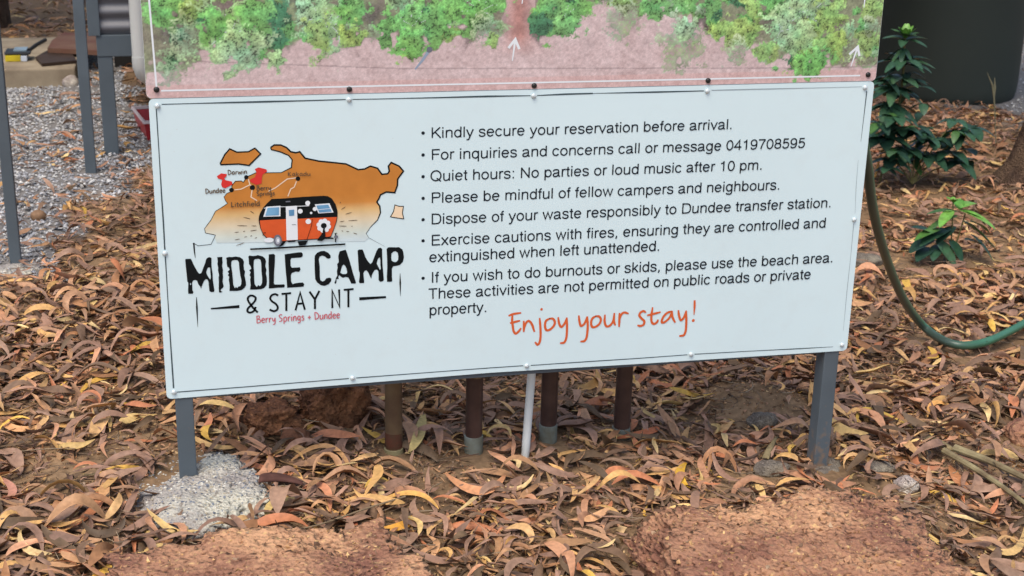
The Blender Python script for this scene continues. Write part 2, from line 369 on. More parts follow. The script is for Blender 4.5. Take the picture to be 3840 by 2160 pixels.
# ------------------------------------------------------------------ the information sign
TL, TR, BR, BL = bxz(556.4, 371.2), bxz(3279.4, 304.4), bxz(3175.5, 1314.2), bxz(625.4, 1496.8)
x0, x1, z1, z0 = TL[0], TR[0], TL[1], BL[1]
sign = empty('information_sign', (x0, SY, 0))
tag(sign, 'white camp rules board with orange van logo under an aerial photo panel on grey posts', 'sign')
def dust_board(m):
    t = m.node_tree; b = t.nodes['Principled BSDF']; src = b.inputs['Base Color'].links[0].from_socket
    g = t.nodes.new('ShaderNodeNewGeometry'); sx = t.nodes.new('ShaderNodeSeparateXYZ'); t.links.new(g.outputs['Position'], sx.inputs[0])
    n1 = t.nodes.new('ShaderNodeTexNoise'); n1.inputs['Scale'].default_value = 7; n1.inputs['Detail'].default_value = 9; n1.inputs['Roughness'].default_value = 0.75; t.links.new(g.outputs['Position'], n1.inputs['Vector'])
    n2 = t.nodes.new('ShaderNodeTexNoise'); n2.inputs['Scale'].default_value = 130; n2.inputs['Detail'].default_value = 2; t.links.new(g.outputs['Position'], n2.inputs['Vector'])
    r1 = t.nodes.new('ShaderNodeMapRange'); r1.inputs[1].default_value = 0.5; r1.inputs[2].default_value = 0.75; r1.inputs[3].default_value = 0; r1.inputs[4].default_value = 0.10; t.links.new(n1.outputs[0], r1.inputs[0])
    r2_ = t.nodes.new('ShaderNodeMapRange'); r2_.inputs[1].default_value = 0.74; r2_.inputs[2].default_value = 0.80; r2_.inputs[3].default_value = 0; r2_.inputs[4].default_value = 0.35; t.links.new(n2.outputs[0], r2_.inputs[0])
    ad = t.nodes.new('ShaderNodeMath'); ad.operation = 'ADD'; t.links.new(r1.outputs[0], ad.inputs[0]); t.links.new(r2_.outputs[0], ad.inputs[1])
    mx = t.nodes.new('ShaderNodeMix'); mx.data_type = 'RGBA'; t.links.new(ad.outputs[0], mx.inputs[0]); t.links.new(src, mx.inputs[6]); mx.inputs[7].default_value = (0.44, 0.40, 0.35, 1); t.links.new(mx.outputs[2], b.inputs['Base Color'])
dust_board(M_white)
def rounded(x0, x1, z0, z1, r, n=6, bot=()):
    P = []
    for cx, cz, a in ((x1 - r, z1 - r, 0), (x0 + r, z1 - r, 90), (x0 + r, z0 + r, 180), (x1 - r, z0 + r, 270)):
        P += [(cx + r * math.cos(R(a + 90 * k / n)), cz + r * math.sin(R(a + 90 * k / n))) for k in range(n + 1)]
        if a == 180: P += list(bot)
    return P
def plate(name, P, y, th, m, parent, m2=None):
    n = len(P); v = [(p[0], y, p[1]) for p in P] + [(p[0], y + th, p[1]) for p in P]
    loops = [[Vector((p[0], p[1], 0)) for p in P]]; tri = tessellate_polygon(loops)
    f = [tuple(t) for t in tri] + [tuple(n + i for i in reversed(t)) for t in tri] + [(i, (i + 1) % n, n + (i + 1) % n, n + i) for i in range(n)]
    me = bpy.data.meshes.new(name); me.from_pydata(v, [], f); bm = bmesh.new(); bm.from_mesh(me)
    bmesh.ops.recalc_face_normals(bm, faces=bm.faces); bm.to_mesh(me); bm.free()
    return link(name, me, m, parent)
bow = [bxz(1840, 1397.7), bxz(2400, 1364.5)]
board = plate('notice_panel', rounded(x0, x1, z0, z1, 0.012, bot=bow), SY, 0.003, M_white, sign)
pf = SY + 0.0035      # face of the steel frame behind the sheets
TOPZ = z1 + 0.92
for (px_, xx) in ((690, None), (3125, None)):
    cx = at(px_, 1500 if px_ < 1000 else 1330, SY + 0.003)[0] + (0.0 if px_ < 1000 else -0.004)
    MB().box(cx - 0.0215, cx + 0.0215, pf, pf + 0.05, -0.35, TOPZ, 0.003).build('post', M_post, sign)
for zc in (z0 + 0.012, z1 - 0.02, TOPZ - 0.03):
    MB().box(x0 + 0.045, x1 - 0.06, pf + 0.004, pf + 0.044, zc - 0.018, zc + 0.02, 0.002).build('rail', M_steel, sign)

# map panel: a printed aerial photograph
mx0, mx1 = at(553, 368, SY)[0] - 0.002, at(3283, 300, SY)[0]
mz0, mz1 = z1 + 0.0012, TOPZ
plate('map_panel_core', rounded(mx0, mx1, mz0, mz1, 0.012), SY - 0.0006, 0.0035, M_edge, sign).name = 'map_panel'
mapp = bpy.data.objects['map_panel']
def conv(L): return [(*bxz(a, b), r / 1480.0, *rest) for a, b, r, *rest in L]
# kinds: 0 bright green, 1 pale blue green, 2 yellow green, 3 dark green, 4 olive grey, 5 dark shade
CROWNS = conv([(1043, 56, 70, 5), (1043, 150, 62, 5), (650, 110, 70, 5), (1120, 10, 60, 5), (1395, 60, 60, 5), (1322, 150, 50, 5), (1700, 60, 70, 5), (2020, 105, 48, 5), (2640, 70, 60, 5), (2900, 60, 90, 5), (1760, 130, 40, 5), (3120, 20, 60, 5), (1560, 20, 60, 5),
    (3150, 180, 60, 4), (1043, 56, 55, 3), (1036, 150, 45, 3), (1036, 225, 34, 1), (633, 253, 58, 4), (700, 190, 55, 4), (615, 37, 62, 0), (734, 40, 46, 2), (720, 120, 60, 4), (860, 123, 122, 1), (800, 90, 60, 0), (960, 60, 60, 0), (900, 180, 70, 1), (1150, 30, 60, 1), (1232, 80, 118, 1), (1190, 130, 55, 2), (1320, 40, 60, 0),
    (1322, 140, 45, 2), (1464, 95, 58, 0), (1556, 100, 92, 0), (1540, 160, 62, 0), (1650, 75, 62, 0), (1720, 15, 60, 0), (1800, 40, 92, 0), (1835, 110, 62, 4), (1840, 150, 30, 2), (2115, 55, 88, 0), (2060, 40, 60, 0), (2020, 90, 42, 3), (2130, 95, 40, 0), (2340, 80, 66, 4), (2430, 20, 36, 0), (2456, 20, 46, 0),
    (2560, 160, 92, 4), (2575, 110, 50, 1), (2660, 10, 42, 0), (2717, 110, 50, 2), (2810, 120, 62, 2), (2829, 37, 44, 2), (2900, 10, 60, 0), (2930, 110, 75, 1), (3033, 55, 120, 1), (3110, 60, 70, 2), (3052, 168, 112, 2), (2990, 150, 70, 1), (2866, 186, 52, 2), (3026, 245, 62, 0), (3080, 215, 50, 0), (2760, 200, 50, 4),
    (3240, 225, 50, 4), (3257, 150, 50, 2), (3275, 37, 46, 2), (3270, 100, 36, 4), (2905, 258, 14, 0)])
def map_grid():
    xs = np.linspace(mx0 + 0.0004, mx1 - 0.0004, 900); zs = np.concatenate([np.linspace(mz0 + 0.0004, mz0 + 0.28, 150), np.linspace(mz0 + 0.285, mz1 - 0.0004, 90)])
    X, Zz = np.meshgrid(xs, zs, indexing='ij')
    n1 = vnoise(X, Zz, 0.05); n2 = vnoise(X + 3, Zz, 0.018); n3 = vnoise(X, Zz + 7, 0.0065); n4 = vnoise(X + 1, Zz + 2, 0.0032)
    g1 = np.array([0.54, 0.40, 0.39]); g2 = np.array([0.34, 0.23, 0.22]); g3 = np.array([0.68, 0.57, 0.57])
    t = np.clip(n1 * 0.4 + n2 * 0.3 + n3 * 0.35 + n4 * 0.3 - 0.1, 0, 1)[..., None]
    col = g2 * (1 - t) + g3 * t; col = col * 0.55 + g1 * 0.45 * (0.8 + 0.4 * n3[..., None])
    bz = bxz(1950, 60); pw = 0.034 + 0.02 * (n2 - .5) + np.clip(bxz(1950, 150)[1] - Zz, 0, 1) * 0.5
    road = np.exp(-((X - bz[0] - 0.01 * (n1 - 0.5)) / pw) ** 2) * np.clip((Zz - bxz(1950, 215)[1]) / 0.05, 0, 1)
    col = col * (1 - road[..., None] * 0.9) + np.array([0.42, 0.20, 0.17]) * (0.85 + 0.3 * n3[..., None]) * road[..., None] * 0.9
    # reddish rim below the white line, dark wire
    rim = (Zz < mz0 + 0.03)[..., None]; col = np.where(rim, col * 0.72 + np.array([0.58, 0.28, 0.24]) * 0.28, col)
    wz = np.interp(X, [bxz(577, 224)[0], bxz(1500, 257)[0], bxz(3000, 255)[0]], [bxz(577, 224)[1], bxz(1500, 257)[1], bxz(3000, 255)[1]])
    col = np.where((np.abs(Zz - wz) < 0.0016)[..., None], col * 0.72, col)
    dark = np.clip((vnoise(X, Zz + 4, 0.03) - 0.62) * 3, 0, 1) * np.clip((Zz - bxz(1900, 250)[1]) / 0.15, 0, 0.6)
    col = col * (1 - 0.5 * dark[..., None])
    pal = np.array([[0.16, 0.40, 0.12], [0.30, 0.48, 0.25], [0.26, 0.42, 0.13], [0.06, 0.20, 0.09], [0.26, 0.36, 0.22], [0.11, 0.085, 0.09]])
    n5 = rng.random(X.shape); n6 = vnoise(X + 5, Zz + 1, 0.012)
    fine = 0.45 * n4 + 0.30 * n3 + 0.25 * n5
    col = col * (0.88 + 0.24 * n5[..., None])
    # undergrowth above the edge of the trees
    tl = [(500, 300), (640, 280), (700, 240), (800, 215), (900, 215), (1000, 235), (1080, 205), (1150, 165), (1250, 150), (1320, 175), (1380, 165), (1450, 140), (1500, 195), (1560, 195), (1640, 180), (1700, 120), (1800, 140), (1870, 150), (1890, 60), (1905, -80), (2000, -80), (2010, 95), (2080, 110), (2140, 110), (2180, 40), (2260, -20), (2330, 60), (2430, 30), (2500, 20), (2560, 90), (2660, 130), (2740, 165), (2860, 205), (2950, 225), (3050, 265), (3150, 255), (3220, 250), (3320, 240)]
    tx = [bxz(*p)[0] for p in tl]; tzz = [bxz(*p)[1] for p in tl]
    edge = np.interp(X, tx, tzz)
    um = np.clip((Zz - edge + 0.05 * (n2 - 0.5) + 0.03 * (n6 - 0.5)) / 0.012, 0, 1)[..., None] * 0.92
    um = um * (1 - 0.9 * road[..., None])
    ug = np.array([0.15, 0.11, 0.10]) * (1 - n1[..., None]) + np.array([0.20, 0.27, 0.13]) * n1[..., None]
    ug = ug * (0.45 + 1.25 * fine[..., None])
    col = col * (1 - um) + ug * um
    upper = []
    r2 = random.Random(4)
    for _ in range(150):
        upper.append((r2.uniform(mx0, mx1), r2.uniform(bxz(1900, -60)[1], mz1), r2.uniform(0.04, 0.09), r2.choice([0, 1, 2, 4, 0, 1])))
    small = []
    for _ in range(210):      # saplings and side branches along and above the edge
        xx = r2.uniform(mx0, mx1); zz = np.interp(xx, tx, tzz) + r2.uniform(-0.006, 0.22)
        if abs(xx - bz[0]) < 0.045: continue
        small.append((xx, zz, r2.uniform(0.012, 0.034), r2.choice([0, 0, 1, 2, 2, 4, 3])))
    for cx, cz, r, kind in upper + CROWNS[:14] + small + CROWNS[14:]:
        d = np.hypot(X - cx, Zz - cz) / r
        ok = d < 1.5
        if not ok.any(): continue
        a = np.arctan2(Zz - cz, X - cx)
        e = (1.0 - d + (n2 - 0.5) * 0.85 + (n6 - 0.5) * 0.6 + (n4 - 0.5) * 0.45 + 0.10 * np.sin(a * 5 + cx * 60)) * 6
        mk = np.clip(e, 0, 1) * ok
        if kind == 5: mk = np.clip(e * 0.25, 0, 0.7) * ok
        if kind == 4: mk = mk * np.clip(0.25 + (fine - 0.3) * 2.2, 0, 0.95)
        lum = 0.22 + 1.75 * fine * (0.50 + 0.95 * n6)
        lum = lum * (0.85 + 0.2 * np.clip((Zz - cz) / r - (X - cx) / r * 0.5, -1, 1))
        tint = np.stack([0.82 + 0.36 * n2, np.full_like(n2, 1.0), 0.78 + 0.44 * n1], -1)
        c = pal[kind] * lum[..., None] * tint
        gaps = ((fine < 0.36) & (n6 < 0.6))[..., None]; c = np.where(gaps, c * 0.38, c)
        if kind in (1, 0) and r > 0.05:
            br = np.abs(np.sin(a * 4.5 + 2.6 * n1 + 1.2 * n6 + cx * 9)) * d * r
            bm_ = (br < 0.0016) & (d < 0.7) & (d > 0.04) & (n3 > 0.42)
            c = np.where(bm_[..., None], np.array([0.52, 0.56, 0.58]), c)
        mk = mk[..., None]; col = col * (1 - mk) + c * mk
    V = np.stack([X, np.full_like(X, SY - 0.0008), Zz], -1).reshape(-1, 3)
    n_, m_ = X.shape; ii = np.arange(n_ * m_).reshape(n_, m_)
    q = np.stack([ii[:-1, :-1].ravel(), ii[1:, :-1].ravel(), ii[1:, 1:].ravel(), ii[:-1, 1:].ravel()], 1)
    # keep inside the rounded corners
    rr = 0.012; ctr = V[q].mean(1)
    bad = np.zeros(len(q), bool)
    for sx in (mx0 + rr, mx1 - rr):
        sgn = -1 if sx < 0.5 else 1
        for sz, sg in ((mz0 + rr, -1), (mz1 - rr, 1)):
            bad |= ((ctr[:, 0] - sx) * sgn > 0) & ((ctr[:, 2] - sz) * sg > 0) & (np.hypot(ctr[:, 0] - sx, ctr[:, 2] - sz) > rr - 0.0006)
    col = np.clip(col * 1.05 + 0.015, 0, 0.9)
    me = mesh_np('aerial_print', V, q[~bad], col.reshape(-1, 3)); return me
M_map = attr_mat('aerial_photo_print', 'col', rough=0.35, spec=0.35, var=0.03, vscale=200)
link('aerial_print', map_grid(), M_map, mapp)
ink = Ink(SY - 0.0012)
ink.stroke([bxz(540, -300), bxz(559, 0), bxz(587, 326)], 0.0042); ink.build('border_line', M_pwhite, mapp)
ink = Ink(SY - 0.0012)
ink.stroke([bxz(604, 340), bxz(1500, 320), bxz(2460, 300), bxz(3225, 283)], 0.0040); ink.build('border_line', M_pwhite, mapp)
for shaft, w1, w2 in ((((1921, 228), (1932, 147)), (1906, 180), (1947, 184)), (((3190, 249), (3216, 175)), (3184, 204), (3222, 210)), (((3239, 28), (3247, -46)), (3228, -20), (3256, -16)), (((1957, 14), (1967, -62)), (1944, -30), (1980, -26))):
    ink = Ink(SY - 0.0012); ink.stroke([bxz(*p) for p in shaft], [0.0022, 0.006]); ink.stroke([bxz(*w1), bxz(*shaft[1]), bxz(*w2)], 0.0062)
    ink.build('arrow', M_pwhite, mapp)
ink = Ink(SY - 0.0012); ink.stroke([bxz(1610, 188), bxz(1582, 228), bxz(1556, 260)], [0.0075, 0.006, 0.0035]); ink.build('printed_pole', mat('grey_blue_print', (0.27, 0.33, 0.42), 0.4), mapp)
ink = Ink(SY - 0.0012); ink.disc(bxz(1610, 186), 0.007, 12); ink.disc(bxz(1607, 190), 0.0045, 10); ink.build('printed_pole', M_grey, mapp)

def screw(px, py, m, parent, rr=0.0062):
    c = at(px, py, SY - 0.001)
    mb = MB().lathe((c[0], SY - 0.0009, c[2]), [(rr, 0), (rr, 0.0012), (rr * 0.93, 0.003), (rr * 0.7, 0.0046), (rr * 0.35, 0.0054), (0.0005, 0.0056)], 'y', 14)
    mb.box(c[0] - rr * 0.5, c[0] + rr * 0.5, SY - 0.0068, SY - 0.006, c[2] - 0.0006, c[2] + 0.0006)
    mb.box(c[0] - 0.0006, c[0] + 0.0006, SY - 0.0069, SY - 0.0061, c[2] - rr * 0.5, c[2] + rr * 0.5)
    mb.build('screw', m, parent, smooth=True)
for p in ((590, 397), (1309, 373), (2001, 359), (2652, 341), (3244, 328), (3203, 823), (3157, 1293), (2591, 1328), (1975, 1371), (1322, 1417), (652, 1470), (618, 950)): screw(*p, M_screw, board)
for p in ((587, 336), (1310, 335), (2003, 321), (2655, 302), (3255, 280)): screw(*p, M_dscrew, mapp, 0.0068)

# brushed border line of the notice
YP = SY - 0.0006
def brush(pts, ws, m):
    ink = Ink(YP); P = [bxz(*p) for p in pts]; ink.stroke(P, ws); ink.build('border_line', m, board)
brush([(606, 391), (720, 388), (875, 384), (1000, 381), (1120, 378), (1296, 373)], [.002, .0018, .0034, .0042, .0028, .0022], M_line)
brush([(1322, 372.5), (1420, 371), (1500, 369), (1640, 366), (1830, 361), (1990, 358.5)], [.0018, .002, .002, .003, .0042, .002], M_line)
brush([(2014, 358), (2120, 353), (2223, 350)], [.002, .004, .0034], M_line)
brush([(2223, 350), (2300, 348.5), (2458, 345), (2560, 342.5), (2640, 340.5)], [.0012, .0022, .004, .003, .0022], M_line)
brush([(2668, 338.5), (2760, 336), (2892, 333), (3050, 329.5), (3232, 325)], [.0022, .0026, .0024, .0014, .0010], M_faint)
brush([(586, 409), (598, 600), (606, 735), (613, 840), (618, 936)], [.0026, .002, .003, .0034, .003], M_line)
brush([(620, 962), (628, 1100), (638, 1260), (646, 1380), (651, 1455)], [.003, .002, .0028, .0034, .0034], M_line)
brush([(664, 1470), (900, 1452), (1150, 1432), (1308, 1419)], [.0026, .0024, .0022, .0026], M_line)
brush([(1336, 1417), (1600, 1397), (1840, 1379), (1962, 1371)], [.0026, .002, .0024, .0022], M_line)
brush([(1990, 1370), (2200, 1356), (2400, 1343), (2578, 1330)], [.002, .0026, .0022, .002], M_line)
brush([(2604, 1328), (2800, 1317), (3000, 1307), (3124, 1300)], [.0022, .0018, .0026, .001], M_line)
brush([(3250, 342), (3240, 430), (3228, 530)], [.003, .0018, .0008], M_line)
brush([(3218, 600), (3210, 700), (3206, 800)], [.0006, .0014, .0006], M_faint)
brush([(3201, 838), (3190, 960), (3176, 1090), (3162, 1240)], [.002, .001, .0016, .0006], M_faint)

# the house rules
LINES = [("Kindly secure your reservation before arrival.", (1617.5, 517.8), (2744, 483.7)), ("For inquiries and concerns call or message 0419708595", (1617.5, 599.5), (3015.7, 553.5)),
 ("Quiet hours: No parties or loud music after 10 pm.", (1615.3, 679.5), (2856.6, 635.8)), ("Please be mindful of fellow campers and neighbours.", (1617.5, 761.6), (2922.5, 710.4)),
 ("Dispose of your waste responsibly to Dundee transfer station.", (1617.5, 841.4), (3114.4, 777)), ("Exercise cautions with fires, ensuring they are controlled and", (1617.5, 920.8), (3093.5, 852.8)),
 ("extinguished when left unattended.", (1611.2, 983.5), (2472.4, 939.8)), ("If you wish to do burnouts or skids, please use the beach area.", (1617.5, 1060.2), (3121.5, 983.2)),
 ("These activities are not permitted on public roads or private", (1609, 1121.7), (3037, 1045.3)), ("property.", (1611.2, 1182.3), (1824.6, 1169.9))]
for txt, a, b in LINES:
    ink = Ink(YP, 0.000008); put_text(ink, SANS, txt, a, b, 40.0, 92)
    ink.build('text_line', M_text, board)
for y in (498.6, 580.9, 662.2, 743.6, 823.7, 902.8, 1043.2):
    ink = Ink(YP); ink.disc(bxz(1586.4, y), 0.0042); ink.build('bullet_point', M_text, board)
def C1(ox, oy, sc):
    return lambda x, y: bxz(ox + x / sc, oy + y / sc)
# "Enjoy your stay!"
e = C1(1880, 1100, 3.22)
ink = Ink(YP)
for st in ([(90, 270), (140, 250), (235, 235)], [(133, 262), (130, 330), (138, 400), (148, 455), (172, 485), (205, 462), (235, 422)], [(108, 358), (160, 345), (222, 330)], [(270, 335), (272, 400), (270, 462)],
           [(270, 440), (292, 365), (330, 332), (368, 372), (398, 460)], [(462, 300), (470, 400), (473, 520), (460, 592), (435, 618), (408, 590)], [(583, 303), (540, 330), (526, 385), (540, 440), (578, 440), (626, 400), (645, 350), (625, 308), (583, 303)],
           [(685, 290), (698, 365), (725, 405), (768, 355), (790, 295)], [(790, 295), (792, 440), (782, 540), (757, 592), (712, 600)], [(935, 270), (943, 340), (962, 392), (1005, 360), (1035, 282)], [(1037, 282), (1042, 400), (1030, 520), (1005, 572), (958, 580)],
           [(1140, 273), (1098, 302), (1082, 355), (1095, 402), (1130, 405), (1180, 370), (1200, 320), (1182, 280), (1140, 273)], [(1250, 260), (1246, 340), (1268, 396), (1312, 385), (1350, 330), (1363, 240)], [(1363, 240), (1358, 330), (1374, 382)],
           [(1425, 240), (1424, 320), (1420, 400)], [(1424, 320), (1442, 262), (1480, 230), (1532, 242)], [(1740, 228), (1712, 212), (1678, 232), (1665, 265), (1692, 302), (1725, 335), (1715, 375), (1680, 392), (1645, 385)],
           [(1825, 170), (1810, 270), (1814, 340), (1840, 368), (1878, 345), (1890, 318)], [(1762, 264), (1840, 245), (1918, 225)], [(2060, 215), (2000, 235), (1950, 290), (1936, 345), (1970, 345), (2030, 290), (2060, 215)], [(2060, 215), (2066, 285), (2096, 348)],
           [(2135, 205), (2145, 270), (2166, 322), (2205, 285), (2230, 210)], [(2230, 210), (2232, 340), (2224, 450), (2200, 503), (2150, 512)]):
    P = smooth_pts([e(*p) for p in st], 5); n = len(P)
    ink.stroke(P, [0.0058 * (0.72 + 0.34 * min(1, min(i, n - 1 - i) / 3)) for i in range(n)], cap=0.25)
    ink.build('greeting_stroke', M_orange, board); ink = Ink(ink.y)
ink.stroke([e(2332, 82), e(2332, 150), e(2324, 258)], [0.005, 0.0062, 0.002]); ink.build('greeting_stroke', M_orange, board)
for c_, r_ in ((e(2317, 327), 0.0042), (e(485, 192), 0.0034)): ink = Ink(YP); ink.disc(c_, r_); ink.build('greeting_dot', M_orange, board)

# logo: map of the coast
lg = C1(560, 480, 1.858)
COAST = [(845, 135), (870, 118), (915, 118), (955, 135), (985, 165), (1020, 172), (1048, 165), (1085, 210), (1180, 230), (1280, 240), (1370, 250), (1455, 290), (1500, 285), (1540, 265), (1590, 280), (1620, 322), (1660, 318), (1672, 300), (1665, 265), (1685, 240), (1740, 265), (1770, 300), (1730, 355), (1728, 400), (1710, 450), (1650, 445), (1610, 465), (1600, 490), (1585, 515), (1605, 545), (1610, 590), (1590, 640), (1540, 690), (1510, 735), (1530, 765)]
WEST = [(305, 800), (340, 820), (430, 810), (455, 760), (460, 745), (390, 730), (385, 700), (430, 640), (460, 580), (500, 555), (545, 525), (530, 505), (520, 480), (540, 455), (575, 440), (575, 400), (600, 370), (640, 368), (655, 378), (680, 340), (740, 312), (800, 312), (920, 310), (990, 275), (995, 220), (970, 190), (910, 165), (850, 150)]
def grad_mat(name, ztop, zbot, topc):
    m = mat(name, topc, 0.4, 0.3); t = m.node_tree; b = t.nodes['Principled BSDF']
    g = t.nodes.new('ShaderNodeTexCoord'); sx = t.nodes.new('ShaderNodeSeparateXYZ'); t.links.new(g.outputs['Object'], sx.inputs[0])
    nz = t.nodes.new('ShaderNodeTexNoise'); nz.inputs['Scale'].default_value = 22; nz.inputs['Detail'].default_value = 6; t.links.new(g.outputs['Object'], nz.inputs['Vector'])
    mr = t.nodes.new('ShaderNodeMapRange'); mr.inputs[1].default_value = zbot; mr.inputs[2].default_value = ztop; t.links.new(sx.outputs[2], mr.inputs[0])
    cr = t.nodes.new('ShaderNodeValToRGB'); el = cr.color_ramp.elements; el[0].position = 0; el[0].color = (0.60, 0.715, 0.74, 1); el[1].position = 1; el[1].color = (*topc, 1)
    for p, c in ((0.18, (0.64, 0.70, 0.62)), (0.42, (0.70, 0.60, 0.42)), (0.66, (0.70, 0.46, 0.20)), (0.82, (0.60, 0.25, 0.055))):
        q = el.new(p); q.color = (*c, 1)
    t.links.new(mr.outputs[0], cr.inputs[0])
    mx = t.nodes.new('ShaderNodeMix'); mx.data_type = 'RGBA'; mx.blend_type = 'MULTIPLY'; mx.inputs[0].default_value = 0.30
    c2 = t.nodes.new('ShaderNodeValToRGB'); c2.color_ramp.elements[0].position = 0.3; c2.color_ramp.elements[0].color = (0.55, 0.5, 0.45, 1); c2.color_ramp.elements[1].position = 0.7
    t.links.new(nz.outputs[0], c2.inputs[0]); t.links.new(cr.outputs[0], mx.inputs[6]); t.links.new(c2.outputs[0], mx.inputs[7]); t.links.new(mx.outputs[2], b.inputs['Base Color'])
    return m
M_land = grad_mat('orange_land_print', lg(900, 480)[1], lg(900, 800)[1], (0.56, 0.215, 0.04))
M_isle = mat('orange_island_print', (0.56, 0.215, 0.04), 0.4, noise=0.15, nscale=30)
ink = Ink(YP); ink.poly([lg(*p) for p in COAST + [(1500, 790), (470, 800)] + WEST[3:]]); ink.build('logo_land', M_land, board)
ISL = [(495, 245), (525, 185), (560, 145), (610, 168), (690, 165), (735, 140), (775, 180), (740, 215), (695, 260), (620, 250), (500, 255)]
ISL2 = [(1710, 535), (1740, 545), (1770, 545), (1763, 590), (1772, 632), (1730, 627), (1680, 618), (1702, 580)]
ink = Ink(YP - 0.0001); ink.poly([lg(*p) for p in ISL]); ink.build('logo_island', M_isle, board)
ink = Ink(YP - 0.0001); ink.poly([lg(*p) for p in ISL2]); ink.build('logo_island', M_cream, board)
Y2 = YP - 0.0002
ink = Ink(Y2)
wl = [.0038] * 30 + [.003, .0022, .0014, .0010, .0008]
ink.stroke([lg(*p) for p in COAST], wl)
ink.stroke([lg(*p) for p in WEST + [(845, 135)]], [.0014, .0012, .0012] + [.0013] * 12 + [.0018] * 8 + [.0028] * 6)
ink.stroke([lg(*p) for p in ISL + ISL[:1]], .0034, closed=True); ink.stroke([lg(*p) for p in ISL2 + ISL2[:1]], .002, closed=True)
ink.stroke([lg(1530, 765), lg(1640, 825)], [.0008, .0003])
ink.build('logo_coastline', M_black, board)
M_road = mat('pale_road_print', (0.75, 0.6, 0.45), 0.4)
ink = Ink(Y2 - 0.0002)
for st in ([(690, 355), (700, 395), (640, 425), (592, 430)], [(700, 395), (718, 405)], [(716, 430), (708, 480), (750, 505)], [(830, 440), (880, 415), (960, 355), (1030, 345)], [(1025, 370), (1010, 410), (985, 425), (965, 475)]):
    ink.stroke([lg(*p) for p in st], .0024); ink.build('logo_road', M_road, board); ink = Ink(ink.y)
ink = Ink(Y2 - 0.0004)
for p, r in (((675, 342), 14), ((572, 431), 15), ((718, 414), 17), ((1035, 352), 15)): ink.disc(lg(*p), r / 1.858 / 1480); ink.build('logo_town_dot', M_black, board); ink = Ink(ink.y)
for txt, a, b, cap in (("Darwin", (548, 325), (678, 317), 32), ("Dundee", (392, 456), (527, 448), 33), ("Berry", (748, 434), (846, 430), 32), ("Springs", (748, 472), (872, 466), 30), ("Litchfield", (570, 549), (768, 541), 36), ("Kakadu", (965, 332), (1120, 330), 28)):
    f2 = lambda q: (560 + q[0] / 1.858, 480 + q[1] / 1.858)
    put_text(ink, HAND, txt, f2(a), f2(b), cap / 1.858, 120, 700); ink.build('logo_place_name', M_brownp, board); ink = Ink(ink.y)
ink = Ink(Y2 - 0.0008)
for P in ([(470, 335), (500, 315), (540, 320), (536, 335), (522, 350), (530, 362), (575, 372), (580, 392), (530, 418), (508, 412), (500, 390), (508, 360), (478, 350)], [(735, 285), (760, 273), (815, 287), (820, 302), (790, 322), (784, 345), (782, 385), (745, 396), (705, 376), (698, 360), (735, 342), (746, 310)]):
    ink.poly([lg(*p) for p in P]); ink.build('logo_pin', M_red, board); ink = Ink(ink.y)

# logo: caravan
cv = C1(740, 700, 4.293)
Y3 = Y2 - 0.0012
ink = Ink(Y3)
ink.poly([cv(*p) for p in [(985, 545), (990, 480), (1010, 420), (1060, 335), (1120, 265), (1195, 195), (1400, 185), (1700, 160), (2030, 143), (2100, 150), (2160, 185), (2225, 280), (2255, 390), (2255, 480), (2240, 560), (2200, 680), (2150, 805), (1930, 845), (1650, 860), (1400, 880), (1340, 885), (1230, 830), (1110, 825), (1055, 765), (1010, 660)]])
ink.poly([cv(*p) for p in [(1610, 875), (1780, 860), (1760, 900), (1740, 935), (1640, 945)]]); ink.poly([cv(*p) for p in [(1260, 945), (1400, 870), (1430, 870), (1380, 940), (1330, 960)]])
ink.poly([cv(*p) for p in [(1440, 870), (1600, 862), (1560, 885), (1470, 892)]])
ink.build('caravan_body', M_black, board)
ink = Ink(Y3 - 0.0003)
ink.poly([cv(*p) for p in [(1005, 540), (1200, 528), (1420, 518), (1640, 512), (1900, 498), (2245, 484), (2225, 580), (2190, 680), (2145, 795), (1930, 832), (1650, 848), (1400, 868), (1340, 874), (1230, 820), (1118, 815), (1065, 760), (1020, 660)]])
ink.build('caravan_lower_panel', mat('caravan_orange_print', (0.66, 0.10, 0.025), 0.4, noise=0.12, nscale=40), board)
ink = Ink(Y3 - 0.0006)
ink.poly([cv(*p) for p in [(1062, 480), (1108, 318), (1337, 303), (1337, 472)]]); ink.poly([cv(*p) for p in [(1888, 280), (2125, 263), (2190, 410), (1948, 427)]])
ink.poly([cv(*p) for p in [(1422, 312), (1602, 302), (1617, 850), (1435, 858)]])
for p, r in (((1775, 260), 37), ((1655, 390), 37), ((1890, 355), 32), ((1830, 418), 19), ((1785, 555), 42)): ink.disc(cv(*p), r / 4.293 / 1480)
for k in range(8):
    ink.disc(cv(2033 + 78 * math.cos(k * math.pi / 4 + 0.2), 622 + 78 * math.sin(k * math.pi / 4 + 0.2)), 38 / 4.293 / 1480)
ink.disc(cv(2033, 622), 60 / 4.293 / 1480)
ink.disc(cv(1150, 855), 75 / 4.293 / 1480, ry=38 / 4.293 / 1480)
ink.stroke([cv(1070, 342), cv(1108, 332)], .0012); ink.stroke([cv(1337, 318), cv(1422, 318)], .0014); ink.stroke([cv(1602, 310), cv(1800, 302)], .0016)
ink.build('caravan_white_trim', M_pwhite, board)
ink = Ink(Y3 - 0.0012)
for P in ([(1092, 462), (1130, 335), (1315, 325), (1312, 455)], [(1912, 298), (2105, 284), (2162, 396), (1960, 411)], [(1470, 370), (1557, 363), (1557, 460), (1475, 466)]):
    ink.poly([cv(*p) for p in P]); ink.build('caravan_window', M_blue, board); ink = Ink(ink.y)
ink = Ink(Y3 - 0.0015)
ink.stroke([cv(1935, 365), cv(2150, 345)], .0012); ink.build('caravan_window_bar', M_pwhite, board)
ink = Ink(Y3 - 0.0015)
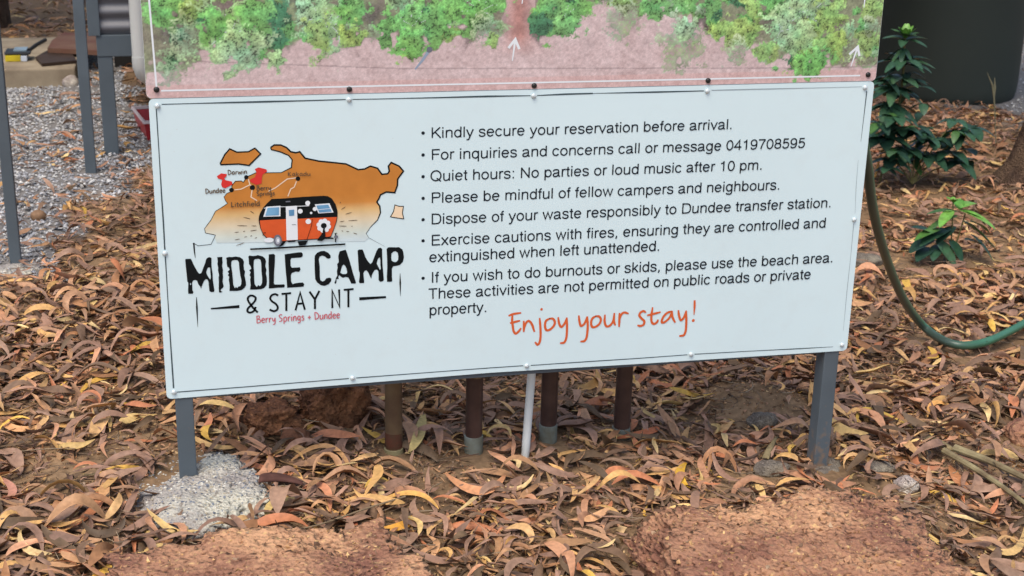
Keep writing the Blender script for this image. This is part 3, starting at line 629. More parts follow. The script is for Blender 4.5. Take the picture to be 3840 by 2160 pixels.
ink.disc(cv(2033, 622), 44 / 4.293 / 1480); ink.stroke([cv(2038, 660), cv(2030, 730), cv(1990, 790), cv(1940, 850)], .004); ink.stroke([cv(2035, 700), cv(2040, 780), cv(2000, 840)], .006)
ink.poly([cv(*p) for p in [(1925, 860), (2000, 770), (2060, 800), (2190, 815), (2190, 835), (2050, 835), (2000, 870)]]); ink.stroke([cv(2222, 740), cv(2222, 888)], .0028); ink.stroke([cv(2205, 745), cv(2250, 742)], .0016)
ink.stroke([cv(1850, 515), cv(1830, 640), cv(1760, 850)], .0011); ink.stroke([cv(1520, 605), cv(1590, 606)], .001); ink.stroke([cv(1060, 740), cv(1100, 735)], .0016); ink.stroke([cv(1045, 770), cv(1085, 780)], .0016)
ink.stroke([cv(850, 1000), cv(1280, 980), cv(1700, 955), cv(2380, 918)], .0042)
ink.build('caravan_hitch_and_road', M_black, board)
ink = Ink(Y3 - 0.0022)
wr = 4.293 * 1480
ink.disc(cv(1292, 858), 62 / wr, ry=92 / wr); ink.disc(cv(2230, 800), 32 / wr, ry=26 / wr); ink.stroke([cv(1420, 235), cv(1495, 230)], .003); ink.build('caravan_wheel', M_grey, board)
ink = Ink(Y3 - 0.0025); ink.disc(cv(1294, 858), 36 / wr, ry=58 / wr); ink.build('caravan_wheel_trim', mat('hub_print', (0.42, 0.44, 0.5), 0.4), board)
ink = Ink(Y3 - 0.0028); ink.disc(cv(1297, 858), 17 / wr, ry=28 / wr); ink.build('caravan_hub', M_pwhite, board)
ink = Ink(Y2 - 0.0004)
for a, b in (((850, 390), (915, 430)), ((740, 490), (850, 515)), ((640, 625), (800, 628)), ((870, 628), (950, 630)), ((850, 710), (955, 695)), ((600, 735), (665, 728)), ((735, 722), (765, 712)), ((755, 810), (800, 800)), ((850, 795), (880, 785)), ((605, 855), (680, 838)), ((925, 828), (960, 815)), ((625, 945), (755, 900)),
             ((2295, 265), (2310, 240)), ((2315, 365), (2385, 320)), ((2385, 440), (2485, 410)), ((2290, 565), (2365, 550)), ((2430, 545), (2575, 535)), ((2280, 630), (2400, 632)), ((2475, 635), (2500, 632)), ((2320, 705), (2345, 715)), ((2395, 715), (2440, 722)), ((2510, 740), (2570, 760))):
    A = np.array(cv(*a)); B_ = np.array(cv(*b)); ink.stroke([A, (A + B_) / 2, B_], [.0007, .0018, .0009]); ink.build('logo_ray', M_brownp, board); ink = Ink(ink.y)

# logo: lettering
m6 = C1(680, 900, 5.795); m7 = C1(1120, 900, 5.795)
LET = [
 (m6, [(90, 410), (205, 405), (225, 440), (270, 540), (330, 650), (370, 715), (400, 730), (435, 715), (470, 620), (520, 490), (540, 410), (580, 375), (620, 370), (655, 390), (655, 520), (660, 600), (680, 730), (685, 880), (705, 1000), (718, 1090), (710, 1125), (650, 1130), (610, 1110), (600, 1010), (590, 900), (560, 850), (530, 850), (490, 890), (460, 960), (440, 1010), (430, 1060), (410, 1010), (370, 960), (340, 880), (300, 865), (255, 880), (235, 920), (238, 1000), (240, 1090), (262, 1130), (250, 1165), (150, 1165), (145, 1100), (150, 990), (150, 925), (130, 900), (115, 740), (95, 560), (85, 440)],
  [[(570, 610), (600, 590), (625, 600), (630, 700), (640, 800), (630, 860), (600, 820), (560, 760), (540, 700), (555, 640)], [(186, 940), (208, 930), (216, 965), (195, 980)]]),
 (m6, [(780, 370), (890, 365), (890, 420), (897, 480), (885, 560), (905, 650), (898, 730), (908, 800), (895, 900), (920, 1000), (900, 1040), (870, 1060), (850, 1090), (870, 1115), (900, 1125), (860, 1140), (820, 1140), (812, 1060), (815, 900), (808, 820), (820, 760), (795, 650), (800, 600), (783, 520), (790, 460)], []),
 (m6, [(970, 385), (1035, 365), (1100, 370), (1180, 355), (1270, 370), (1330, 410), (1362, 470), (1352, 540), (1362, 640), (1385, 680), (1370, 760), (1400, 900), (1405, 980), (1370, 1040), (1310, 1085), (1210, 1105), (1100, 1105), (1045, 1105), (1050, 980), (1030, 860), (1040, 800), (1012, 760), (1035, 720), (1005, 690), (1050, 640), (1035, 600), (1000, 580), (985, 500), (985, 430)],
  [[(1100, 445), (1160, 430), (1220, 435), (1250, 480), (1260, 620), (1280, 760), (1305, 880), (1300, 960), (1280, 1000), (1240, 1010), (1210, 1040), (1190, 1015), (1160, 1045), (1140, 1000), (1125, 960), (1120, 860), (1105, 700), (1085, 560), (1085, 480)]]),
 (m6, [(1455, 360), (1480, 335), (1560, 345), (1620, 340), (1660, 325), (1760, 350), (1820, 400), (1840, 460), (1825, 560), (1850, 650), (1835, 720), (1855, 800), (1860, 900), (1850, 980), (1800, 1040), (1740, 1065), (1620, 1075), (1490, 1075), (1505, 980), (1495, 860), (1505, 800), (1482, 760), (1505, 700), (1475, 655), (1520, 620), (1500, 560), (1470, 520), (1465, 440)],
  [[(1575, 440), (1600, 415), (1680, 405), (1720, 430), (1735, 500), (1740, 680), (1755, 820), (1755, 930), (1730, 980), (1700, 1000), (1670, 975), (1640, 1020), (1610, 985), (1590, 950), (1585, 860), (1580, 700), (1570, 560)]]),
 (m6, [(1900, 310), (2000, 298), (2035, 325), (2030, 500), (2015, 700), (2010, 930), (2030, 965), (2150, 965), (2235, 960), (2250, 990), (2235, 1030), (2100, 1035), (2000, 1045), (1900, 1050), (1905, 900), (1900, 700), (1893, 500)], []),
 (m6, [(2245, 310), (2300, 300), (2400, 285), (2550, 265), (2610, 265), (2640, 300), (2635, 350), (2600, 378), (2500, 385), (2390, 392), (2370, 430), (2375, 560), (2400, 600), (2500, 595), (2575, 590), (2590, 640), (2560, 690), (2480, 685), (2400, 715), (2380, 760), (2385, 900), (2420, 960), (2460, 940), (2560, 925), (2640, 920), (2670, 960), (2655, 1010), (2560, 1020), (2400, 1030), (2300, 1035), (2290, 900), (2270, 700), (2255, 500)], []),
 (m7, [(345, 400), (350, 340), (400, 275), (480, 240), (560, 235), (640, 275), (690, 330), (695, 380), (660, 405), (610, 395), (570, 355), (510, 335), (455, 360), (435, 420), (455, 560), (460, 800), (470, 870), (520, 900), (560, 880), (600, 830), (660, 815), (710, 830), (705, 890), (650, 960), (560, 995), (480, 980), (400, 920), (360, 850), (350, 700), (345, 560)], []),
 (m7, [(895, 240), (1020, 210), (1050, 280), (1120, 500), (1180, 720), (1245, 920), (1230, 945), (1140, 945), (1110, 870), (1080, 815), (1020, 800), (960, 820), (910, 790), (880, 760), (860, 800), (870, 840), (820, 850), (820, 920), (800, 955), (775, 930), (800, 870), (810, 820), (840, 770), (830, 680), (845, 600), (835, 520), (870, 480), (860, 350), (880, 270)],
  [[(975, 530), (1010, 560), (1040, 620), (1055, 700), (1035, 735), (960, 740), (905, 710), (925, 620), (945, 560)]]),
 (m7, [(1280, 230), (1310, 205), (1385, 205), (1405, 240), (1450, 370), (1510, 470), (1560, 520), (1600, 480), (1640, 370), (1690, 240), (1730, 175), (1780, 165), (1812, 190), (1815, 340), (1820, 520), (1835, 680), (1850, 860), (1830, 895), (1770, 905), (1735, 870), (1735, 760), (1730, 670), (1700, 640), (1650, 650), (1620, 700), (1590, 760), (1575, 840), (1545, 780), (1510, 700), (1470, 655), (1430, 670), (1405, 720), (1415, 820), (1425, 915), (1410, 935), (1320, 935), (1310, 900), (1325, 780), (1325, 710), (1305, 660), (1295, 500), (1290, 380)],
  [[(1735, 390), (1765, 375), (1775, 450), (1775, 540), (1785, 620), (1765, 650), (1730, 580), (1695, 510), (1710, 440)]]),
 (m7, [(1910, 190), (1950, 155), (2060, 155), (2180, 155), (2250, 200), (2275, 270), (2285, 380), (2265, 470), (2200, 540), (2120, 560), (2050, 570), (2025, 620), (2025, 780), (2032, 890), (2010, 905), (1920, 905), (1915, 800), (1925, 600), (1920, 400)],
  [[(2015, 290), (2060, 250), (2100, 240), (2150, 270), (2165, 350), (2160, 430), (2120, 475), (2070, 475), (2020, 450), (2010, 380)]])]
for fn, outer, holes in LET:
    ink = Ink(Y2); ink.poly([fn(*p) for p in outer], [[fn(*p) for p in h] for h in holes]); ink.build('logo_letter', M_black, board)
s8 = C1(700, 1060, 3.22)
ink = Ink(Y2)
for st in ([(855, 355), (800, 300), (748, 228), (738, 185), (765, 157), (800, 157), (832, 182), (822, 222), (780, 268), (740, 310), (735, 345), (765, 360), (808, 342), (832, 295)], [(1100, 152), (1068, 137), (1028, 150), (1008, 187), (1028, 222), (1072, 252), (1098, 290), (1090, 325), (1050, 343), (1005, 325)],
           [(1150, 135), (1255, 125)], [(1203, 133), (1203, 335)], [(1315, 328), (1370, 118), (1425, 320)], [(1335, 255), (1408, 248)], [(1485, 110), (1548, 200), (1600, 100)], [(1548, 200), (1548, 312)], [(1758, 300), (1756, 92), (1846, 292), (1840, 85)], [(1900, 85), (2010, 75)], [(1952, 82), (1952, 290)]):
    P = [s8(*p) for p in st]
    if len(st) > 5: P = smooth_pts(P, 4)
    ink.stroke(P, .0050, cap=0.2); ink.build('subtitle_stroke', M_black, board); ink = Ink(ink.y)
for P in ([(290, 305), (635, 268), (637, 305), (292, 322)], [(2082, 175), (2405, 160), (2408, 185), (2085, 212)]):
    ink = Ink(Y2); ink.poly([s8(*p) for p in P]); ink.build('logo_dash', M_black, board)
for P, W_ in (([s8(118, 175), s8(123, 300), s8(134, 535)], [.0014, .0042, .0005]), ([lg(309, 800), lg(314, 860), lg(320, 905)], [.0036, .003, .0008]), ([m7(2203, 720), m7(2205, 930), m7(2210, 1220)], [.0008, .0042, .0006])):
    ink = Ink(Y2); ink.stroke(P, W_); ink.build('logo_side_tick', M_black, board)
ink = Ink(Y2); put_text(ink, HAND, "Berry Springs + Dundee", (700 + 845 / 3.22, 1060 + 488 / 3.22), (700 + 1845 / 3.22, 1060 + 424 / 3.22), 27, 92, 700)
ink.build('logo_tagline', M_pink, board)

# ------------------------------------------------------------------ rocks, footings
def rock_mat(name, c1, c2, c3, scale=60, bump=0.006):
    m = bpy.data.materials.new(name); m.use_nodes = True; t = m.node_tree; b = t.nodes['Principled BSDF']
    b.inputs['Roughness'].default_value = 0.92; b.inputs['Specular IOR Level'].default_value = 0.15
    tc = t.nodes.new('ShaderNodeTexCoord')
    n1 = t.nodes.new('ShaderNodeTexNoise'); n1.inputs['Scale'].default_value = scale * 0.28; n1.inputs['Detail'].default_value = 8; n1.inputs['Roughness'].default_value = 0.7
    n2 = t.nodes.new('ShaderNodeTexNoise'); n2.inputs['Scale'].default_value = scale * 3.0; n2.inputs['Detail'].default_value = 5
    vo = t.nodes.new('ShaderNodeTexVoronoi'); vo.inputs['Scale'].default_value = scale * 3.2
    for n in (n1, n2, vo): t.links.new(tc.outputs['Object'], n.inputs['Vector'])
    r1 = t.nodes.new('ShaderNodeValToRGB'); e_ = r1.color_ramp.elements; e_[0].position = 0.36; e_[0].color = (*c1, 1); e_[1].position = 0.62; e_[1].color = (*c2, 1)
    t.links.new(n1.outputs[0], r1.inputs[0])
    r2 = t.nodes.new('ShaderNodeValToRGB'); e_ = r2.color_ramp.elements; e_[0].position = 0.60; e_[0].color = (0, 0, 0, 1); e_[1].position = 0.74; e_[1].color = (1, 1, 1, 1)
    t.links.new(n2.outputs[0], r2.inputs[0])
    mx = t.nodes.new('ShaderNodeMix'); mx.data_type = 'RGBA'; t.links.new(r2.outputs[0], mx.inputs[0]); t.links.new(r1.outputs[0], mx.inputs[6]); mx.inputs[7].default_value = (*c3, 1)
    r3 = t.nodes.new('ShaderNodeValToRGB'); e_ = r3.color_ramp.elements; e_[0].position = 0.34; e_[0].color = (0.40, 0.34, 0.32, 1); e_[1].position = 0.44; e_[1].color = (1, 1, 1, 1)
    t.links.new(n2.outputs[0], r3.inputs[0])
    mm = t.nodes.new('ShaderNodeMix'); mm.data_type = 'RGBA'; mm.blend_type = 'MULTIPLY'; mm.inputs[0].default_value = 0.8; t.links.new(mx.outputs[2], mm.inputs[6]); t.links.new(r3.outputs[0], mm.inputs[7])
    n0 = t.nodes.new('ShaderNodeTexNoise'); n0.inputs['Scale'].default_value = scale * 0.16; n0.inputs['Detail'].default_value = 3; t.links.new(tc.outputs['Object'], n0.inputs['Vector'])
    r0 = t.nodes.new('ShaderNodeValToRGB'); e_ = r0.color_ramp.elements; e_[0].position = 0.38; e_[0].color = (0.82, 0.76, 0.78, 1); e_[1].position = 0.62; e_[1].color = (1.14, 1.12, 1.04, 1); t.links.new(n0.outputs[0], r0.inputs[0])
    m0 = t.nodes.new('ShaderNodeMix'); m0.data_type = 'RGBA'; m0.blend_type = 'MULTIPLY'; m0.inputs[0].default_value = 1.0; t.links.new(mm.outputs[2], m0.inputs[6]); t.links.new(r0.outputs[0], m0.inputs[7])
    t.links.new(m0.outputs[2], b.inputs['Base Color'])
    ad = t.nodes.new('ShaderNodeMath'); ad.operation = 'ADD'; t.links.new(n2.outputs[0], ad.inputs[0]); t.links.new(vo.outputs['Distance'], ad.inputs[1])
    bp = t.nodes.new('ShaderNodeBump'); bp.inputs['Strength'].default_value = 0.75; bp.inputs['Distance'].default_value = bump; t.links.new(ad.outputs[0], bp.inputs['Height']); t.links.new(bp.outputs[0], b.inputs['Normal'])
    return m
M_lat = rock_mat('laterite', lin((136, 97, 80)), lin((182, 140, 110)), lin((206, 172, 122)), 22, 0.012)
M_lat2 = rock_mat('dark_laterite', lin((78, 56, 44)), lin((134, 92, 66)), lin((160, 118, 80)), 26, 0.008)
M_grock = rock_mat('grey_stone', lin((96, 92, 84)), lin((132, 124, 112)), lin((158, 150, 138)), 70, 0.003)
M_quartz = rock_mat('pale_stone', lin((150, 140, 132)), lin((186, 178, 170)), lin((205, 200, 195)), 70, 0.003)
M_conc = rock_mat('rough_concrete', lin((160, 158, 150)), lin((188, 185, 174)), lin((104, 112, 122)), 30, 0.009)
from mathutils import noise as mnoise
def blob(name, c, r, m, sub=5, seed=0, rough=0.16, flat=1.0, rot=0.0, fine=0.03, parent=None, boxy=0.0, pits=0.0):
    bm = bmesh.new(); bmesh.ops.create_icosphere(bm, subdivisions=sub, radius=1)
    off = Vector((seed * 3.7, seed * 1.9, seed * 5.3)); cr, sr = math.cos(rot), math.sin(rot)
    for v in bm.verts:
        p = v.co.copy()
        if boxy: 
            mxa = max(abs(p.x), abs(p.y), abs(p.z)); q = p / mxa; p = p.lerp(q, boxy)
        d = 1 + rough * (mnoise.fractal(p * 1.3 + off, 1.0, 2.0, 4) * 1.0) + fine * mnoise.fractal(p * 7 + off, 0.8, 2.1, 5) + fine * 0.7 * (mnoise.noise(p * 30 + off)) + fine * 0.35 * (mnoise.noise(p * 70 + off))
        if pits: d -= pits * max(0.0, mnoise.noise(p * 11 + off) - 0.22) + pits * 0.6 * max(0.0, mnoise.noise(p * 26 + off) - 0.25)
        p = Vector((p.x * d, p.y * d, p.z * d))
        if p.z > flat: p.z = flat + (p.z - flat) * 0.45
        x, y, z = p.x * r[0], p.y * r[1], p.z * r[2]
        v.co = Vector((x * cr - y * sr, x * sr + y * cr, z))
    me = bpy.data.meshes.new(name); bm.to_mesh(me); bm.free(); me.polygons.foreach_set('use_smooth', [True] * len(me.polygons))
    me.materials.append(m); o = bpy.data.objects.new(name, me); C.objects.link(o); o.location = c
    if parent: o.parent = parent; o.matrix_parent_inverse = Matrix.Translation(parent.location).inverted()
    return o
AVOID = []   # (x, y, rx, ry, rot) where leaves are thin
def stone(name, px, py, w_, d_, h_, m, label, seed, sink=0.35, sub=4, rough=0.22, avoid=True, **kw):
    q = on_ground(px, py); o = blob(name, (q[0], q[1], float(gnd(q[0], q[1])) + h_ * (0.5 - sink)), (w_ / 2, d_ / 2, h_ / 2), m, sub, seed, rough, **kw)
    tag(o, label, 'rock'); 
    if avoid: AVOID.append((q[0], q[1] - 0.02, w_ / 2 * 1.05, d_ / 2 * 1.25))
    return o
qa = on_ground(2880, 2030)
BOULD = []
rk = blob('boulder', (1.335, 2.50, -0.125), (0.325, 0.335, 0.205), M_lat, 7, 3, 0.15, flat=0.80, fine=0.065, boxy=0.78, rot=-0.03, pits=0.2)
tag(rk, 'large flat-topped orange laterite boulder in front of the right sign post', 'rock'); AVOID.append((1.335, 2.50, 0.40, 0.40)); BOULD.append(rk)
rk = blob('boulder', (0.16, 2.60, -0.055), (0.34, 0.30, 0.145), M_lat, 7, 8, 0.17, flat=0.76, fine=0.065, boxy=0.66, rot=0.1, pits=0.16)
tag(rk, 'low reddish laterite boulder below the concrete lump of the left sign post', 'rock'); AVOID.append((0.16, 2.64, 0.38, 0.33)); BOULD.append(rk)
stone('rock', 1250, 1560, 0.18, 0.14, 0.20, M_lat2, 'red-brown rock behind the board left of the four brown pipes', 5, sub=6, rough=0.38, fine=0.07, boxy=0.3)
stone('rock', 1020, 1590, 0.15, 0.13, 0.09, M_lat2, 'dull brown rock behind the board, the left one of the pair', 6, sub=6, rough=0.38, fine=0.07, boxy=0.3)
stone('rock', 2890, 1770, 0.11, 0.07, 0.05, M_grock, 'flat grey stone left of the foot of the right sign post', 11)
stone('rock', 2860, 1590, 0.09, 0.06, 0.06, M_grock, 'small grey rubble stone behind and left of the right sign post', 12)
stone('rock', 3290, 1760, 0.10, 0.06, 0.03, M_grock, 'flat grey chip of stone right of the right sign post', 13)
stone('rock', 3400, 1830, 0.07, 0.06, 0.05, M_quartz, 'pale whitish stone right of the large flat-topped boulder', 14)
stone('rock', 3860, 1640, 0.16, 0.14, 0.10, M_lat, 'reddish rock cut by the right edge of the picture', 15)
stone('rock', 3240, 985, 0.16, 0.12, 0.06, M_grock, 'grey rock just right of the board beside the hanging hose', 16)
stone('rock', 268, 322, 0.10, 0.08, 0.10, M_quartz, 'small pale stone at the corner of the concrete slab', 17, sub=3)

# concrete footings: parts of the sign (cast round its posts)
ft0 = blob('concrete_footing', (0.032, 3.225, -0.044), (0.185, 0.275, 0.068), M_conc, 6, 21, 0.22, fine=0.06, parent=sign, pits=0.1); AVOID.append((0.035, 3.235, 0.155, 0.225))
ft = blob('concrete_footing', (1.74, 3.31, -0.165), (0.085, 0.085, 0.045), M_grock, 5, 22, 0.2, fine=0.05, parent=sign); AVOID.append((1.74, 3.27, 0.06, 0.09))

def aggregate():      # stones set in the lump and loose grit round its rim
    rg = np.random.default_rng(5); V = []; cc = []; Fc = []
    cs = [lin(c) for c in ((188, 184, 172), (206, 202, 190), (120, 126, 136), (150, 150, 148), (96, 100, 108), (176, 164, 140))]
    dg = bpy.context.evaluated_depsgraph_get(); bpy.context.view_layer.update(); inv = ft0.matrix_world.inverted()
    n = 0
    while n < 1100:
        a = rg.uniform(0, 6.283); q = rg.uniform(0, 1.0) ** 0.6; x = 0.045 + 0.20 * q * math.cos(a); y = 3.215 + 0.29 * q * math.sin(a)
        hit, loc, nrm, fi = ft0.ray_cast(inv @ Vector((x, y, 1.0)), Vector((0, 0, -1)))
        z = float(gnd(x, y))
        if not hit and rg.random() > 0.12: continue
        if hit: z = max(z, (ft0.matrix_world @ loc).z)
        s_ = rg.uniform(0.0018, 0.0046); b = len(V); c = cs[rg.integers(0, 6)]
        for d in ((1, 0, 0), (-1, 0, 0), (0, 1, 0), (0, -1, 0), (0, 0, 0.8), (0, 0, -0.8)):
            k = s_ * rg.uniform(0.6, 1.3); V.append((x + d[0] * k + rg.normal(0, s_ * .2), y + d[1] * k, z + d[2] * k)); cc.append(c)
        Fc += [(b + i, b + j, b + k_) for i, j, k_ in ((0, 2, 4), (2, 1, 4), (1, 3, 4), (3, 0, 4), (2, 0, 5), (1, 2, 5), (3, 1, 5), (0, 3, 5))]; n += 1
    return mesh_np('aggregate', np.array(V) - np.array(sign.location) * 0, np.array(Fc), np.array(cc))
bpy.context.view_layer.update()
ag = link('aggregate', aggregate(), attr_mat('grit', 'col', 0.9, 0.15, 0.15, 200), sign); ag['kind'] = 'stuff'

# ------------------------------------------------------------------ pipes behind the sign
M_brownpipe = mat('brown_stained_pipe', lin((82, 60, 52)), 0.35, 0.5, col2=lin((60, 42, 37)), nscale=16)
M_oldpipe = mat('weathered_olive_pipe', lin((112, 92, 66)), 0.4, 0.45, col2=lin((92, 70, 52)), nscale=12)
M_coup = mat('grey_coupling', lin((128, 134, 124)), 0.5, 0.35, col2=lin((110, 108, 92)), nscale=30)
M_bond = mat('pale_bonding_ring', lin((150, 140, 104)), 0.5)
def wear(m, ztop, c, zr):   # band of another stain high on the pipe
    pass
labs = ['olive-brown stained pipe under the board, nearest the left post', 'dark maroon pipe with a pale worn patch near its top', 'dark brown pipe just right of the thin white pipe', 'reddish brown pipe under the board, nearest the right post']
for i, (px, py, tilt, colh, mm) in enumerate(((1482, 1708, 0.002, 0.012, M_oldpipe), (1782, 1706, 0.003, 0.048, M_brownpipe), (2062, 1664, 0.004, 0.050, M_brownpipe), (2338, 1650, 0.006, 0.030, M_brownpipe))):
    q = on_ground(px, py); q = np.array([q[0], q[1] + 0.024, float(gnd(q[0], q[1]))])
    t = empty('conduit_pipe', tuple(q)); tag(t, labs[i], 'pipe', 'brown pipes standing behind the board')
    MB().tube([(q[0], q[1], q[2] - 0.15), (q[0] + tilt * 0.5, q[1], q[2] + 0.4), (q[0] + tilt, q[1], q[2] + 1.1)], 0.0235, 20).build('pipe', mm, t, True)
    MB().lathe((q[0], q[1], q[2] - 0.1), [(0.0262, 0), (0.0262, 0.1 + colh), (0.0240, 0.1 + colh + 0.001)], 'z', 20).build('coupling', M_bond if i == 0 else M_coup, t, True)
    if i == 1:
        MB().lathe((q[0] + 0.001, q[1], q[2] + 0.222), [(0.0236, 0), (0.0238, 0.002), (0.0238, 0.028), (0.0236, 0.03)], 'z', 20).build('worn_patch', mat('worn_pipe_patch', lin((128, 108, 76)), 0.5, col2=lin((92, 74, 58)), nscale=40), t, True)
    if i == 0:
        MB().lathe((q[0], q[1], q[2] + colh + 0.004), [(0.0236, 0), (0.0238, 0.002), (0.0238, 0.042), (0.0236, 0.044)], 'z', 20).build('stain_band', mat('red_stain', lin((98, 58, 44)), 0.5, col2=lin((84, 60, 44)), nscale=60), t, True)
    AVOID.append((q[0], q[1] - 0.045, 0.045, 0.08))
q = on_ground(1969, 1713); tp = at(1994, 1395, q[1] + 0.02)
o = MB().tube([(q[0] - 0.004, q[1], q[2] - 0.08), tuple(q), (tp[0], tp[1], tp[2]), (tp[0] + (tp[0] - q[0]) * 1.2, tp[1] + 0.02, tp[2] + 0.5)], 0.0115, 16).build('white_pipe', M_pvc, None, True)
tag(o, 'thin white plastic pipe leaning slightly, standing between the brown pipes', 'pipe')

# ------------------------------------------------------------------ hose
hp = []
gH = on_ground(3462, 1226, 0.045)
for px, py, t in ((3212, 60, 0.0), (3216, 260, 0.02), (3225, 420, 0.05), (3238, 540, 0.09), (3255, 626, 0.15), (3268, 757, 0.26), (3300, 894, 0.42), (3342, 1020, 0.62), (3394, 1135, 0.82)):
    hp.append(at(px, py, 3.42 + (gH[1] - 3.42) * t))
for px, py in ((3462, 1224), (3536, 1277), (3609, 1297), (3698, 1283), (3777, 1247), (3850, 1208), (3990, 1130), (4200, 1080), (4500, 1180)):
    hp.append(on_ground(px, py, 0.045)); AVOID.append((hp[-1][0], hp[-1][1] - 0.03, 0.05, 0.06))
# let the depth run smoothly
hp = np.array(hp); dep = hp[:, 1].copy()
HP = smooth_pts(hp, 6)
for q_ in HP[len(HP) // 2:]: AVOID.append((q_[0], q_[1] - 0.02, 0.035, 0.05))
HP = [np.array(p) for p in HP]
for _ in range(6): HP = [HP[0]] + [(HP[i - 1] + 2 * HP[i] + HP[i + 1]) / 4 for i in range(1, len(HP) - 1)] + [HP[-1]]
M_hose = mat('green_hose', lin((62, 112, 84)), 0.35, 0.5, noise=0.2, nscale=12)
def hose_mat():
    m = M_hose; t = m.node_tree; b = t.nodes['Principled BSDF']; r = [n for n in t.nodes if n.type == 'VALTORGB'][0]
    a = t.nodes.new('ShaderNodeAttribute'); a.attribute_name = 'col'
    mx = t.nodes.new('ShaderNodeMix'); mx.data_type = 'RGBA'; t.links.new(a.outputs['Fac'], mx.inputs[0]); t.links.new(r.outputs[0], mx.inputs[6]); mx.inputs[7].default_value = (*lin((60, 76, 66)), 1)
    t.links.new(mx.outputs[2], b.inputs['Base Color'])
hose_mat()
mb = MB().tube(HP, 0.0145, 16, ref=(0, 1, 0)); me = mb.mesh('garden_hose', True)
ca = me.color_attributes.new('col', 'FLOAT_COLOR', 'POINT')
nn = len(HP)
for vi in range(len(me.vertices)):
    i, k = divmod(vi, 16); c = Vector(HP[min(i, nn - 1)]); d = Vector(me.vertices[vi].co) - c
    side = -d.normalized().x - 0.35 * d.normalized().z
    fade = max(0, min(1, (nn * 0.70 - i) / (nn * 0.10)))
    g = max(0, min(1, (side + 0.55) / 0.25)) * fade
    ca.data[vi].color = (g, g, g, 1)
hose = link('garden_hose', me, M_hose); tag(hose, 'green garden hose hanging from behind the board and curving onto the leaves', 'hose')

# ------------------------------------------------------------------ left: fence posts, raised building, slab
def spost(px, py, wpx, label, top=2.3):
    g = on_ground(px, py); hw = wpx / 2 * g[1] / F / 1.0 * 0.96
    o = MB().box(g[0] - hw, g[0] + hw, g[1], g[1] + 2 * hw, g[2] - 0.3, top, 0.003).build('fence_post', M_steel)
    tag(o, label, 'post', 'grey steel posts by the gravel'); AVOID.append((g[0], g[1], 0.05, 0.05)); return g
spost(59, 996, 42, 'grey steel post nearest the left picture edge, its foot in pale concrete')
spost(341, 650, 40, 'slim grey steel post between the concrete slab and the raised cabin')
o = blob('concrete_footing', (*on_ground(60, 1010)[:2], -0.03), (0.10, 0.12, 0.045), M_conc, 5, 31, 0.2, fine=0.05); tag(o, 'small rough concrete lump round the foot of the leftmost grey post', 'footing')

gC = on_ground(430, 588); YW = gC[1] + 0.02
cab = empty('raised_cabin', (gC[0], YW, 0)); tag(cab, 'raised cabin clad in corrugated grey steel on a grey stump with a white downpipe', 'cabin')
bx0 = at(362, 170, YW)[0]; bzT = at(430, 131, YW)[2]; bzB = at(430, 212, YW)[2]
sx0, sx1 = at(372, 300, YW)[0], at(427, 300, YW)[0]
CW = 3.4
def bpart(mb, name, m, smooth=False, parent=cab): return mb.build(name, m, parent, smooth)
bpart(MB().box(sx0, sx1, YW, YW + (sx1 - sx0), -0.3, bzB - 0.001, 0.003), 'stump', M_steel)
for k in (1, 2):
    bpart(MB().box(sx0 + k * 1.55, sx1 + k * 1.55, YW, YW + (sx1 - sx0), -0.3, bzB - 0.001, 0.003), 'stump', M_steel)
for k in range(3):
    bpart(MB().box(sx0 + k * 1.55, sx1 + k * 1.55, YW + 2.4, YW + 2.4 + (sx1 - sx0), -0.3, bzB - 0.001, 0.003), 'stump', M_steel)
bpart(MB().box(bx0, bx0 + CW, YW - 0.004, YW + 0.05, bzB, bzT, 0.004), 'bearer', M_steel)
bpart(MB().box(bx0, bx0 + CW, YW + 2.45, YW + 2.5, bzB, bzT, 0.004), 'bearer', M_steel)
M_corr = mat('grey_corrugated_steel', lin((112, 112, 116)), 0.4, 0.4, noise=0.08, nscale=4)
wx0 = at(370, 60, YW)[0]; WT = 2.9
# corrugated wall, ridges running sideways
per = 54.0 * YW / F / 0.98; zs = np.arange(0, WT - bzT, per / 10); V = []
for xx in (wx0, wx0 + CW - 0.02):
    for z_ in zs: V.append((xx, YW + 0.012 + 0.009 * math.cos(2 * math.pi * z_ / per + 0.4), bzT + 0.002 + z_))
n_ = len(zs); fcs = [(i, n_ + i, n_ + i + 1, i + 1) for i in range(n_ - 1)]
me = bpy.data.meshes.new('corrugated_wall'); me.from_pydata(V, [], fcs); me.polygons.foreach_set('use_smooth', [True] * len(me.polygons)); link('corrugated_wall', me, M_corr, cab)
bpart(MB().box(wx0 + 0.01, wx0 + CW - 0.05, YW + 0.03, YW + 2.5, bzT + 0.01, WT), 'wall', M_corr)
bpart(MB().box(wx0 - 0.02, wx0 + CW, YW + 0.06, YW + 2.44, bzB + 0.02, bzT + 0.008), 'floor', M_steel)
tx0 = at(326, 60, YW)[0]
bpart(MB().box(tx0, wx0 + 0.002, YW - 0.012, YW + 0.05, at(345, 134, YW)[2], WT, 0.003), 'corner_trim', M_steel)
bpart(MB().box(tx0 - 0.3, wx0 + CW + 0.3, YW - 0.35, YW + 2.85, WT + 0.001, WT + 0.08), 'roof', M_corr)
p1 = at(509, 0, YW - 0.09); p2 = at(526, 262, YW - 0.09)
M_dp = mat('cream_downpipe', (0.56, 0.56, 0.52), 0.4, 0.4, noise=0.06, nscale=5)
rad = 27 * YW / F * 0.94
pts = [(p1[0] - 0.02, p1[1], WT - 0.05), tuple(p1), (p2[0], p2[1], p2[2] + 0.06)]
bpart(MB().tube(pts, rad, 20), 'downpipe', M_dp, True)
